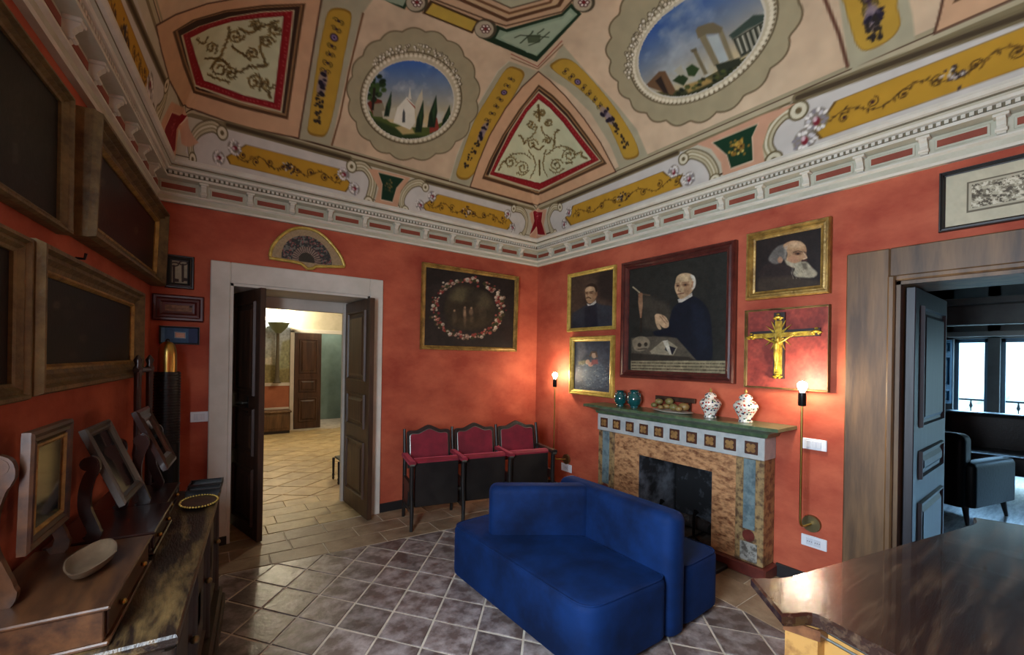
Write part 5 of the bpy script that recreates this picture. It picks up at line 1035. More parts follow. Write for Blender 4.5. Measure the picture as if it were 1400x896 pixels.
# -- fan in a fan shaped gilt case above the double door
fk = kc(350, 300, 10.77); FO = fk(*smooth_poly([(200, 555), (225, 430), (300, 320), (420, 210), (560, 145), (720, 140), (880, 185), (1020, 285), (1150, 430), (1240, 560), (1290, 690)], False, 4))+fk((1285, 705), (870, 700), (830, 730), (750, 735), (660, 660), (560, 635), (190, 575))
FOW = [pB(x, y, .004) for x, y in FO]; c = np.mean(FOW, 0); fan = thing('fan_case', 'black lace fan in a fan shaped gilt case above the double door', 'fan', (c[0], YB, c[2]-.1))
nB = np.array([0, -1., 0]); MB().prism(FOW, nB*.018).build('backing', 'gilt_old', fan)
MB().tube([p+nB*.022 for p in FOW]+[FOW[0]+nB*.022], .014, 8, False).build('frame', 'gilt_bright', fan, 60)
xs = np.linspace(min(p[0] for p in FOW), max(p[0] for p in FOW), 150); zs = np.linspace(min(p[2] for p in FOW), max(p[2] for p in FOW), 90); GX, GZ = np.meshgrid(xs, zs, indexing='ij'); V = np.stack([GX.ravel(), np.full(GX.size, YB-.024), GZ.ravel()], 1)
px, py = pr(V); T_ = Paint(px, py, (150, 128, 96)); ca = fk((745, 610))[0]; Xc, Yc = (px-ca[0]), (py-ca[1])-.16*(px-ca[0]); rad = np.hypot(Xc, Yc*1.02); ang = np.arctan2(-Yc, Xc)
k = (rad < 34.5) & (Yc < 1.5); T_.c[k] = (48, 48, 46); k2 = k & (fnoise(px, py, .35, 3) > .57); T_.c[k2] = (104, 100, 92); k3 = k & (fnoise(px, py, .5, 7) > .66); T_.c[k3] = (130, 74, 70)
k = (rad < 19.5) & (Yc < 1.5); T_.c[k] = (78, 62, 54); k2 = k & (np.sin(ang*34) > .1); T_.c[k2] = (138, 118, 104); k = (rad < 11) & (Yc < 2); T_.c[k] = (52, 46, 36); T_.grain(.12, .5)
ins = inpoly(px, py, FO).reshape(150, 90); kq = (ins[:-1, :-1] & ins[1:, :-1] & ins[:-1, 1:] & ins[1:, 1:]).ravel(); grid_mesh('fan_leaf', V, 150, 90, T_.rgba(), 'print_paint', fan, kq)
# ---------------------------------------------------------------- sconces: brass disc, bent rod, socket, bare bulb
mat('bulb_glow', (255, 240, 210), .4, emit=(255, 226, 170), est=60)
def sconce(bulb, elbow, disc, label, off):
    Bp = pC(*bulb, off); Dp = pC(*disc, 0.); El = np.array([XC-off, pC(*elbow, off)[1], Dp[2]]); Bp = np.array([XC-off, El[1], Bp[2]])
    t = thing('wall_sconce', label, 'wall lamp', (XC, Dp[1], Dp[2]-.05), 'bare bulb sconces beside the fireplace')
    D_ = np.array([XC, Dp[1], Dp[2]]); mb = MB(); mb.tube([D_, D_+np.array([-.02, 0, 0])], [.058, .055], 24); mb.build('wall_plate', 'brass_dull', t, 40)
    pts = [D_+np.array([-.02, 0, 0])]
    for k in range(7): a = k/6*math.pi/2; pts.append(np.array([El[0]+.0, El[1], El[2]])+(D_+np.array([-.02, 0, 0])-El)*.35*(1-math.sin(a))+np.array([0, 0, .05*(1-math.cos(a))]))
    pts.append(Bp-np.array([0, 0, .13])); MB().tube(pts, .0075, 8).build('rod', 'brass', t, 60)
    mb = MB().tube([Bp-np.array([0, 0, .135]), Bp-np.array([0, 0, .13]), Bp-np.array([0, 0, .045])], [.02, .024, .024], 16); mb.build('socket', 'black_metal', t, 40)
    MB().lathe([(.012, -.05), (.015, -.035), (.025, -.018), (.030, 0), (.028, .014), (.018, .026), (.004, .031)], Bp, 20).build('bulb', 'bulb_glow', t, 60)
    point_light('sconce_light', tuple(Bp+np.array([-.0, 0, .0])), BULB_W, (1, .86, .66), .036)
sconce((757, 513), (757, 625), (775, 628), 'slim brass wall lamp with bare bulb beside the theatre seats', .13)
sconce((1083, 527), (1094, 712), (1110, 716), 'slim brass wall lamp with bare bulb between mantel and doorway', .15)
# ---------------------------------------------------------------- switches and sockets
def plate(name, label, wall, c, keys, socket=False):
    O, ex, up, n, W, H = wall_frame(wall, c, 0.); t = thing(name, label, 'switch' if not socket else 'socket', O+ex*W/2)
    MB().fbox(O, ex*W, up*H, n*.010, .003).build('cover', 'white_plastic', t)
    for i in range(keys):
        a = W*(.2+.6*i/keys); MB().fbox(O+ex*a+up*H*.2+n*.010, ex*W*.6/keys*.92, up*H*.6, n*.004, .001).build('socket_insert' if socket else 'key', 'plastic_key', t)
        if socket:
            for k in (-1, 0, 1): MB().tube([O+ex*(a+W*.3/keys+k*.012)+up*H*.5+n*.0135, O+ex*(a+W*.3/keys+k*.012)+up*H*.5+n*.0148], .003, 8).build('hole', 'black_metal', t)
plate('light_switch', 'white switch plate left of the double door', 'B', [(260, 563), (285, 563), (285, 577), (260, 577)], 3)
plate('light_switch', 'white switch plate right of the mantel shelf', 'C', [(1097, 599), (1131, 602), (1131, 617), (1097, 614)], 3)
plate('power_socket', 'white power socket under the right wall lamp', 'C', [(1096, 729), (1131, 739), (1131, 755), (1096, 744)], 2, True)
plate('power_socket', 'white power socket under the lamp beside the theatre seats', 'C', [(768, 633), (782, 636), (782, 647), (768, 643)], 1, True)
# ---------------------------------------------------------------- fireplace
mat('marble_orange', (190, 142, 98), .4, 0, (108, 66, 42), 15, (1, 1.2, 2.4), .3, 24, lo=.42, hi=.66, detail=6)
mat('marble_breccia', (150, 124, 84), .4, 0, (88, 66, 48), 18, bump=.3, lo=.45, hi=.6)
mat('marble_blue', (112, 130, 132), .35, 0, (80, 98, 104), 16, bump=.25, lo=.45, hi=.62)
mat('marble_grey', (150, 148, 140), .4, 0, (84, 80, 74), 24, bump=.3, lo=.45, hi=.58)
mat('marble_white', (188, 188, 182), .35, 0, (158, 162, 162), 9, bump=.1)
mat('marble_green', (58, 78, 56), .28, 0, (90, 108, 78), 7, (1, 3, 1), .15, spec=.6); mat('marble_red', (104, 48, 40), .35, 0, (78, 34, 30), 9)
mat('inlay_dark', (74, 44, 32), .4); mat('inlay_gold', (160, 122, 72), .4, 0, (120, 86, 50), 20)
mat('soot', (20, 20, 23), .9, 0, (128, 134, 144), 4, (1, 1.2, 1), .4, 9, lo=.46, hi=.78); mat('ash', (64, 52, 44), .95, 0, (110, 96, 84), 9, bump=.5)
SF = .17; XF = XC-SF; y0f, y1f = 1.41, 2.975; oy0, oy1, oz = 1.80, 2.49, .68
fp = thing('fireplace', 'coloured marble fireplace with green shelf and inlaid frieze', 'fireplace', (XC, (y0f+y1f)/2, 0))
xw = XC-.002
MB().box((XF-.03, y0f-.03, 0), (xw, oy0-.0, .085), .008).build('plinth', 'marble_red', fp); MB().box((XF-.03, oy1, 0), (xw, y1f+.03, .085), .008).build('plinth', 'marble_red', fp)
MB().box((XF+.012, y0f+.19, .085), (xw, oy0, .845), .002).build('side_slab', 'marble_orange', fp); MB().box((XF+.012, oy1, .085), (xw, y1f-.19, .845), .002).build('side_slab', 'marble_orange', fp)
MB().box((XF+.012, oy0, oz), (xw, oy1, .845), .002).build('lintel', 'marble_orange', fp)
for ya, yb in ((y0f, y0f+.20), (y1f-.20, y1f)):
    p = MB().box((XF, ya, .085), (xw, yb, .845), .004).build('pilaster', 'marble_breccia', fp); ym = (ya+yb)/2
    MB().box((XF-.006, ym-.042, .33), (XF+.01, ym+.042, .84), .003).build('blue_inlay', 'marble_blue', p)
    MB().tube([(XF+.01, ym, .285), (XF-.008, ym, .285)], .042, 20).build('red_disc', 'marble_red', p)
    MB().box((XF-.006, ym-.06, .10), (XF+.01, ym+.06, .235), .003).build('grey_inlay', 'marble_grey', p)
fr = MB().box((XF-.012, y0f-.004, .845), (xw, y1f+.004, 1.005), .004).build('frieze', 'marble_white', fp)
for i in range(10):
    yc = y1f-.085-i*(y1f-y0f-.17)/9; s_ = .046
    q = MB().box((XF-.020, yc-s_, .925-s_), (XF-.011, yc+s_, .925+s_), .003).build('inlay_tile', 'inlay_dark', fr); mb = MB()
    for a in range(4): 
        an = math.pi/4+a*math.pi/2; cy_, cz_ = yc+.022*math.cos(an), .925+.022*math.sin(an); mb.tube([(XF-.0195, cy_, cz_), (XF-.0225, cy_, cz_)], .0165, 10)
    mb.tube([(XF-.0195, yc, .925), (XF-.024, yc, .925)], .012, 10); mb.build('rosette', 'inlay_gold', fr)
SH = [(0, 1.005), (.02, 1.012), (.03, 1.035), (.055, 1.05), (.085, 1.062), (.12, 1.072), (.135, 1.078), (.135, 1.10)]
mb = MB(); rings = []
for o_, z in SH: rings.append([(XF-o_, y0f-.004-o_, z), (XF-o_, y1f+.004+o_*.6, z), (xw, y1f+.004+o_*.6, z), (xw, y0f-.004-o_, z)])
mb.rings(rings); mb.build('shelf', 'marble_green', fp)
mb = MB(); xb = XC+.335
mb.add([(XF+.014, oy0, .0), (XF+.014, oy1, .0), (xb, oy1-.06, .0), (xb, oy0+.06, .0), (XF+.014, oy0, oz), (XF+.014, oy1, oz), (xb, oy1-.06, oz), (xb, oy0+.06, oz)], [(2, 3, 7, 6), (0, 4, 7, 3), (1, 2, 6, 5), (4, 5, 6, 7)])
mb.build('firebox', 'soot', fp); MB().box((XF+.014, oy0+.002, -.003), (xb, oy1-.002, .055)).build('hearth', 'ash', fp)
MB().box((XF-.30, oy0-.16, -.003), (XF-.032, oy1+.14, .03), .006).build('hearth_slab', 'black_base', fp)
for y_ in (1.98, 2.3):
    an_ = thing('firedog', 'black iron firedog on the doorway side of the fireplace' if y_ < 2.1 else 'black iron firedog on the theatre seat side of the fireplace', 'firedog', (XC-.1, y_, .056), 'pair of firedogs')
    MB().tube([(XC-.1, y_-.05, .068), (XC-.1, y_, .10), (XC-.1, y_+.05, .068)], .012, 8).build('foot', 'black_metal', an_)
    MB().tube([(XC-.1, y_, .09), (XC-.1, y_, .27), (XC-.1, y_-.02, .31)], [.012, .012, .022], 8).build('post', 'black_metal', an_, 50)
    MB().tube([(XC-.1, y_, .10), (XC+.2, y_, .10), (XC+.2, y_, .056)], .010, 8).build('bar', 'black_metal', an_)
mat('charred', (34, 28, 26), .9, 0, (120, 116, 112), 8, bump=.6, lo=.5, hi=.75)
tag(MB().tube([(XC+.02, 1.9, .16), (XC+.04, 2.05, .167), (XC+.0, 2.2, .163), (XC+.03, 2.38, .155)], [.045, .055, .05, .04], 10).build('log', 'charred', None, 60, (XC+.03, 2.1, .11)), 'charred log lying across the firedogs', 'log')
# ---------------------------------------------------------------- on the mantel shelf
ZS = 1.1005
def shelf_pos(px, py, off): P = pC(px, py, off); return np.array([XC-off, P[1], ZS])
mat('teal_glaze', (10, 62, 64), .12, 0, (22, 92, 92), 9, spec=.8, coat=.6)
for px, py, lab in ((848, 557, 'teal glazed vase at the left end of the mantel'), (867, 560, 'teal glazed vase with green sheen next to the fruit')):
    c = shelf_pos(px, py, .13); t = thing('teal_vase', lab, 'vase', c, 'pair of teal vases'); s_ = .062*(1 if px < 860 else 1.1)
    MB().lathe([(.5*s_, 0), (.55*s_, .1*s_), (.5*s_, .2*s_), (.85*s_, .6*s_), (s_, 1.1*s_), (.9*s_, 1.6*s_), (.55*s_, 1.95*s_), (.5*s_, 2.1*s_), (.62*s_, 2.3*s_), (.72*s_, 2.4*s_), (.66*s_, 2.4*s_), (.45*s_, 2.1*s_)], c, 24).build('body', 'teal_glaze', t, 60)
    for sg in (-1, 1): MB().tube([c+np.array([0, sg*.55*s_, 2.05*s_]), c+np.array([0, sg*.95*s_, 1.95*s_]), c+np.array([0, sg*.98*s_, 1.6*s_])], .08*s_, 6).build('handle', 'teal_glaze', t, 60)
mat('tray_white', (206, 196, 180), .4); mat('fruit_brown', (118, 92, 52), .45, 0, (150, 122, 70), 6, objrand=.15); mat('fruit_green', (126, 120, 70), .45, 0, (100, 84, 46), 6, objrand=.15)
c = shelf_pos(919, 565, .13); MB_t = MB().lathe([(.085, 0), (.15, .012), (.155, .016), (.14, .016), (.08, .008)], c, 28, sx=.55, sy=1.25)
tag(MB_t.build('white_dish', 'tray_white', None, 60, c), 'shallow white oval dish on the mantel', 'dish')
rr_ = random.Random(12)
for i, (px, py, r_, m_) in enumerate(((894, 557, .026, 'fruit_green'), (903, 559, .022, 'fruit_brown'), (911, 558, .026, 'fruit_brown'), (921, 558, .034, 'fruit_green'), (935, 559, .040, 'fruit_brown'), (901, 551, .028, 'fruit_green'), (915, 551, .033, 'fruit_green'), (928, 555, .026, 'fruit_brown'))):
    off = .13+(.035 if i % 2 else -.03); y_ = pC(px, py, off)[1]; z = ZS+.017+r_ if i not in (5, 6) else ZS+.017+.05+r_*.7; c = np.array([XC-off, y_, z]); prof = [(r_*math.sin(a), -r_*math.cos(a)*(.85+.0*i)) for a in np.linspace(.05, 3.09, 9)]
    t = thing('dried_fruit', ['small round fruit at the far left of the dish', 'tiny brown fruit low in the dish', 'brown oval fruit low in the dish', 'green brown fruit in the middle of the dish', 'largest brown fruit at the end of the dish', 'green fruit on top of the heap', 'largest fruit on top of the heap', 'brown fruit beside the largest one'][i], 'fruit', c, 'fruit in the white dish')
    MB().lathe(prof, c, 14, sx=1, sy=1.12+.1*(i % 3)).build('flesh', m_, t, 60); MB().tube([c+np.array([0, 0, r_*.8]), c+np.array([.003, .004, r_*.98])], .003, 6).build('stem', 'dark_wood', t)
y0_, y1_ = pC(897, 546, .03)[1], pC(951, 550, .03)[1]; mb = MB().box((XC-.045, y1_, ZS+.085), (XC-.02, y0_, ZS+.125), .003)  # narrow dark bar, carried on two short posts
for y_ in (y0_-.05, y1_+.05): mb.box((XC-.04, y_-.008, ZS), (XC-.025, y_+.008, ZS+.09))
tag(mb.build('dark_bar', 'dark_wood', None, None, (XC-.03, (y0_+y1_)/2, ZS)), 'narrow dark bar on two posts behind the fruit dish', 'rail')
def porcelain():
    m = bpy.data.materials.new('imari_porcelain'); m.use_nodes = True; nt = m.node_tree; b = nt.nodes['Principled BSDF']; b.inputs['Roughness'].default_value = .15; b.inputs['Coat Weight'].default_value = .5
    tc = nt.nodes.new('ShaderNodeTexCoord'); v = nt.nodes.new('ShaderNodeTexVoronoi'); v.inputs['Scale'].default_value = 70; nt.links.new(tc.outputs['Object'], v.inputs['Vector'])
    sep = nt.nodes.new('ShaderNodeSeparateColor'); nt.links.new(v.outputs['Color'], sep.inputs[0]); cr = nt.nodes.new('ShaderNodeValToRGB'); cr.color_ramp.interpolation = 'CONSTANT'
    E_ = cr.color_ramp.elements; E_[0].position = 0; E_[0].color = c4((214, 208, 194)); E_[1].position = .50; E_[1].color = c4((166, 56, 38))
    for p, c_ in ((.70, (36, 44, 78)), (.84, (74, 96, 62)), (.92, (206, 200, 186))): e = E_.new(p); e.color = c4(c_)
    nt.links.new(sep.outputs[0], cr.inputs[0]); lt = nt.nodes.new('ShaderNodeMath'); lt.operation = 'GREATER_THAN'; lt.inputs[1].default_value = .62; nt.links.new(v.outputs['Distance'], lt.inputs[0])
    mx = nt.nodes.new('ShaderNodeMixRGB'); mx.inputs[2].default_value = c4((216, 210, 196)); nt.links.new(lt.outputs[0], mx.inputs[0]); nt.links.new(cr.outputs[0], mx.inputs[1]); nt.links.new(mx.outputs[0], b.inputs['Base Color']); MATS['porcelain'] = m
porcelain()
for px, py, k_, lab in ((971, 573, .96, 'red and white porcelain jar with lid beside the fruit'), (1019, 577, 1.0, 'red and white porcelain jar with lid at the right end of the mantel')):
    c = shelf_pos(px, py, .14); t = thing('porcelain_jar', lab, 'jar', c, 'pair of lidded porcelain jars'); s_ = .083*k_
    MB().lathe([(.55*s_, 0), (.6*s_, .1*s_), (.52*s_, .25*s_), (.7*s_, .7*s_), (1.0*s_, 1.25*s_), (1.02*s_, 1.5*s_), (.8*s_, 1.8*s_), (.5*s_, 1.95*s_), (.48*s_, 2.08*s_), (.4*s_, 2.08*s_)], c, 28).build('body', 'porcelain', t, 60)
    l_ = MB().lathe([(.56*s_, 2.07*s_), (.58*s_, 2.12*s_), (.5*s_, 2.3*s_), (.3*s_, 2.45*s_), (.1*s_, 2.52*s_)], c, 24).build('lid', 'porcelain', t, 60)
    MB().lathe([(.06*s_, 2.5*s_), (.07*s_, 2.56*s_), (.15*s_, 2.66*s_), (.12*s_, 2.76*s_), (.04*s_, 2.9*s_), (.005, 2.95*s_)], c, 12).build('knob', 'gilt', l_, 60)
# ---------------------------------------------------------------- blue island sofa
sf = thing('sofa', 'royal blue velvet island sofa with two backrests', 'sofa', (2.0, 2.0, 0)); ZT = .37
soft_block([(1.455, 2.72), (1.485, 1.41), (2.105, 1.385), (2.105, 2.74)], .02, ZT, [.10, .12, .09, .10], .045, .03, .006).build('seat_base', 'blue_velvet', sf, 60)
soft_block([(2.245, 1.39), (2.66, 1.405), (2.69, 2.34), (2.245, 2.36)], .02, ZT, [.09, .09, .10, .09], .045, .03, .006).build('seat_base', 'blue_velvet', sf, 60)
soft_block([(2.085, 1.375), (2.255, 1.375), (2.265, 2.33), (2.11, 2.33)], .02, .695, [.075, .075, .075, .075], .055, .02).build('backrest', 'blue_velvet', sf, 60)
P0, P1 = np.array([1.555, 2.375]), np.array([2.13, 2.0]); e = (P1-P0)/np.linalg.norm(P1-P0); n_ = np.array([-e[1], e[0]]); n_ = n_ if n_[1] > 0 else -n_
soft_block([tuple(P0), tuple(P1), tuple(P1+n_*.16), tuple(P0+n_*.16)], ZT-.005, .69, [.07, .07, .07, .07], .05, .01).build('backrest', 'blue_velvet', sf, 60)
def piping(poly, rc, z, d, par):
    P = inset(rounded(poly, rc, 6), d); MB().tube([(*p, z) for p in P]+[(*P[0], z), (*P[1], z)], .005, 6, False).build('piping', 'blue_velvet', par, 60)
piping([(1.455, 2.72), (1.485, 1.41), (2.105, 1.385), (2.105, 2.74)], [.10, .12, .09, .10], ZT-.010, .012, sf); piping([(2.245, 1.39), (2.66, 1.405), (2.69, 2.34), (2.245, 2.36)], [.09, .09, .10, .09], ZT-.010, .012, sf)
# ---------------------------------------------------------------- row of three tip-up theatre seats
ang = math.radians(-12); E3 = np.array([math.cos(ang), math.sin(ang), 0]); N3 = np.array([-math.sin(ang), math.cos(ang), 0]); U3 = np.array([0, 0, 1.]); OS = np.array([1.525, 3.575, 0]); SW = .475
ts = thing('theatre_seats', 'row of three tip-up theatre seats in red velvet and black wood', 'theatre seats', OS+E3*SW*1.5)
S = lambda a, b, z: OS+E3*a+N3*b+U3*z
for i in range(4):
    a = i*SW; mb = MB()
    mb.tube([S(a, .0, 0), S(a+.004, .01, .16), S(a, .02, .36), S(a, .015, .55), S(a, .01, .59)], [.016, .019, .022, .022, .02], 8); mb.build('front_post', 'black_lacquer', ts, 50)
    mb = MB().tube([S(a, .40, 0), S(a, .36, .22), S(a, .36, .55), S(a, .41, .84)], [.016, .02, .02, .014], 8); mb.build('rear_post', 'black_lacquer', ts, 50)
    mb = MB().fbox(S(a-.014, .01, .16), E3*.028, N3*.36, U3*.03).fbox(S(a-.014, .02, .33), E3*.028, N3*.34, U3*.08).fbox(S(a-.012, .12, .19), E3*.024, N3*.22, U3*.16); mb.build('side_panel', 'black_lacquer', ts)
    ar = MB().rings([[S(a+x*.03, b-.02, z) for x, z in ((-1, .59), (1, .59), (1.05, .61), (.7, .622), (-.7, .622), (-1.05, .61))] for b in (0, .03, .38)]).build('armrest', 'red_velvet' if i < 3 else 'black_lacquer', ts)
    MB().tube([S(a-.02, -.012, .585), S(a+.02, -.012, .585)], .014, 8).build('arm_cap', 'grey_metal', ar, 50)
for i in range(3):
    a = i*SW+.035; w_ = SW-.07
    top = smooth_poly([(0, -.012), (.06, .004), (.22, .004), (.36, .030), (.5, .052), (.64, .030), (.78, .004), (.94, .004), (1, -.012)], False, 4)
    def bk(t, z): return S(a+(-.012+(w_+.024)*t), .355+.055*(z-.5)/.35, z)
    out = [bk(0, .47)]+[bk(t, .815+h) for t, h in top]+[bk(1, .47)]
    b_ = MB().prism(out, N3*.022).build('backrest', 'black_lacquer', ts)
    ins = [bk(.07, .49)]+[bk(.07+.86*t, .785+h*.85) for t, h in top]+[bk(.93, .49)]; MB().prism([p-N3*.014 for p in ins], N3*.018).build('back_pad', 'red_velvet', b_)
    mb = MB().tube([p-N3*.008 for p in ins], .006, 6); mb.build('piping', 'grey_metal', b_, 50)
    st = MB().fbox(S(a, .05, .19), E3*w_, N3*.02, U3*.40, .006).build('seat', 'black_lacquer', ts); 
    mb = MB().rings([[S(a+x, y, z) for x in (0,) for y, z in ((.045, .585), (.045, .60), (.07, .618), (.12, .618), (.15, .60), (.15, .585))], [S(a+w_, y, z) for y, z in ((.045, .585), (.045, .60), (.07, .618), (.12, .618), (.15, .60), (.15, .585))]]); mb.build('seat_pad', 'red_velvet', st, 40)
    MB().fbox(S(a+.01, .07, .20), E3*(w_-.02), N3*.075, U3*.385, .02).build('cushion', 'red_velvet', st)
    for s_ in (0, 1): MB().tube([S(a+s_*w_, .12, .30), S(a+s_*w_+(.035 if s_ else -.035), .12, .30)], .02, 10).build('hinge', 'grey_metal', st, 50)
MB().fbox(S(0, .33, .10), E3*SW*3, N3*.02, U3*.03).build('rail', 'black_lacquer', ts)
# ---------------------------------------------------------------- table with canted corners
OT = np.array([1.66, .60, 0]); Et = np.array([.976, -.216, 0]); Nt = np.array([-.216, -.976, 0]); ZTB = .76; AL, BL = 1.56, .86
Tp = lambda a, b, z: OT+Et*a+Nt*b+U3*z
ear = smooth_poly([(.10, -.10), (.03, -.112), (-.05, -.148)], False, 4)+[(-.169, .05)]+smooth_poly([(-.13, .068), (-.075, .085), (-.065, .13)], False, 4)
mir = lambda P, fa, fb: [((AL-.0-a) if fa else a, (BL-b) if fb else b) for a, b in P]
ring = ear+mir(ear, 0, 1)[::-1]+mir(ear, 1, 1)+mir(ear, 1, 0)[::-1]
tb_ = thing('table', 'dark wooden table with canted corners and burl legs', 'table', OT+Et*AL/2+Nt*BL/2)
R2d = [np.array(p) for p in ring]; mb = MB(); rings = []
for d, z in ((.022, ZTB-.05), (.012, ZTB-.045), (.012, ZTB-.036), (.0, ZTB-.03), (.0, ZTB-.008), (.006, ZTB)): rings.append([Tp(p[0], p[1], z) for p in inset(R2d, d)])
mb.rings(rings); mb.build('tabletop', 'table_wood', tb_)
for fa in (0, 1):
    for fb in (0, 1):
        P = mir([(.0, -.03), (-.095, .012), (-.055, .09), (.06, .09), (.06, -.03)], fa, fb); sgn = 1
        lg = MB().prism([Tp(a, b, .10) for a, b in P], U3*(ZTB-.15)).build('leg', 'burl', tb_); MB().prism([Tp(a, b, 0) for a, b in P], U3*.10).build('foot', 'walnut', lg)
        MB().prism([Tp(a, b, ZTB-.085) for a, b in mir([(.01, -.04), (-.105, .012), (-.06, .10), (.07, .10), (.07, -.04)], fa, fb)], U3*.034).build('capital', 'walnut', lg)
for o_, d_, l_ in ((Tp(.06, -.02, ZTB-.19), Et, AL-.12), (Tp(.06, BL-.0, ZTB-.19), Et, AL-.12)): MB().fbox(o_, d_*l_, Nt*.02, U3*.14).build('apron', 'burl', tb_)
for a_ in (-.02, AL): 
    ap = MB().fbox(Tp(a_, .09, ZTB-.19), Nt*(BL-.18), Et*.02, U3*.14).build('apron', 'burl', tb_)
    MB().tube([Tp(a_-.002 if a_ < 0 else a_+.022, .09, ZTB-.06), Tp(a_-.002 if a_ < 0 else a_+.022, BL-.09, ZTB-.06)], .007, 6).tube([Tp(a_-.002 if a_ < 0 else a_+.022, .09, ZTB-.085), Tp(a_-.002 if a_ < 0 else a_+.022, BL-.09, ZTB-.085)], .005, 6).build('moulding', 'grey_metal', ap)
# ---------------------------------------------------------------- long chest along the left wall and what stands on it
ZCH = .72; E_A, N_A = ADV, AN
AO = np.array([xA(1.60), 1.60, 0])+N_A*.004                        # wall A point where the chest begins
Ac = lambda a, d, z: AO+E_A*a+N_A*d+U3*z
q1 = np.array([-.042, 1.591, 0]); q2 = np.array([.126, 3.212, 0]); CD = float((q1-AO)@N_A); CL = float((q2-AO)@E_A); A0 = float((q1-AO)@E_A)
ch = thing('chest', 'long dark wooden chest below the left wall paintings', 'chest', Ac(CL/2, CD/2, 0))
mb = MB(); rings = []
for d, z in ((.03, ZCH-.05), (.012, ZCH-.04), (.0, ZCH-.028), (.0, ZCH-.008), (.005, ZCH)): rings.append([Ac(A0+d, 0, z), Ac(CL-d, 0, z), Ac(CL-d, CD-d, z), Ac(A0+d, CD-d, z)])
mb.rings(rings); mb.build('top', 'chest_wood', ch)
MB().fbox(Ac(A0+.03, 0, .10), E_A*(CL-A0-.06), N_A*(CD-.035), U3*(ZCH-.15)).build('body', 'chest_side', ch)
MB().fbox(Ac(A0+.0, 0, .0), E_A*(CL-A0-.0), N_A*(CD+.03), U3*.06, .008).fbox(Ac(A0+.012, 0, .06), E_A*(CL-A0-.024), N_A*(CD+.015), U3*.05, .012).build('plinth', 'chest_side', ch)
for i in range(3):
    a0 = A0+.07+i*(CL-A0-.1)/3; w_ = (CL-A0-.1)/3-.05; p = sweep_rect(MB(), Ac(a0, CD-.036, .15), E_A, U3, N_A, w_, ZCH-.24, [(0, 0), (.0, .014), (.02, .018), (.035, .006), (.05, .004), (.07, .010), (.17, .010)]).build('door', 'chest_side', ch)
    MB().lathe([(.004, -.012), (.014, -.008), (.016, 0), (.012, .01), (.002, .014)], Ac(a0+w_-.03, CD-.008, .42), 12).build('knob', 'brass_dull', p, 50)
for i in range(4):
    a0 = A0+.045+i*(CL-A0-.1)/3; MB().tube([Ac(a0, CD-.028, .11), Ac(a0, CD-.028, ZCH-.055)], [.026, .022], 10).build('pilaster', 'chest_side', ch, 50)
mat('wood_honey', (44, 27, 18), .35, 0, (82, 52, 30), 3, (6, 1.2, 6), .1); mat('wood_red', (30, 14, 11), .28, 0, (46, 22, 16), 3, (6, 1.2, 6), .1, coat=.3)
mat('wood_grey', (48, 42, 38), .4, 0, (76, 68, 60), 3, (3, 3, 1), .1)
def scroll_post(a, d, z0, h, r_, mm, par, flip=1):
    """flat S shaped upright standing on the box, scrolling towards the room"""
    C_ = smooth_poly([(.02, 0), (.075, .04), (.085, .12), (.04, .26), (.0, .40), (.0, .60), (.04, .78), (.085, .86), (.075, .95), (.03, .98)], False, 4)
    pts = [Ac(a, d+flip*x*h*1.0, z0+y*h) for x, y in C_]; n = len(pts); mb = MB(); rings = []
    for i, p in enumerate(pts):
        t = np.array(pts[min(i+1, n-1)])-np.array(pts[max(i-1, 0)]); t /= np.linalg.norm(t); s_ = np.cross(t, E_A); w_ = r_*(1.25 if i < 8 else 1.0 if i < n-10 else .85)
        rings.append([p+E_A*.011*u+s_*w_*v for u, v in ((-1, -1), (1, -1), (1, 1), (-1, 1))])
    mb.rings(rings); mb.tube([Ac(a-.013, d+flip*.035*h, z0+.93*h), Ac(a+.013, d+flip*.035*h, z0+.93*h)], r_*1.5, 12); mb.build('upright', mm, par)
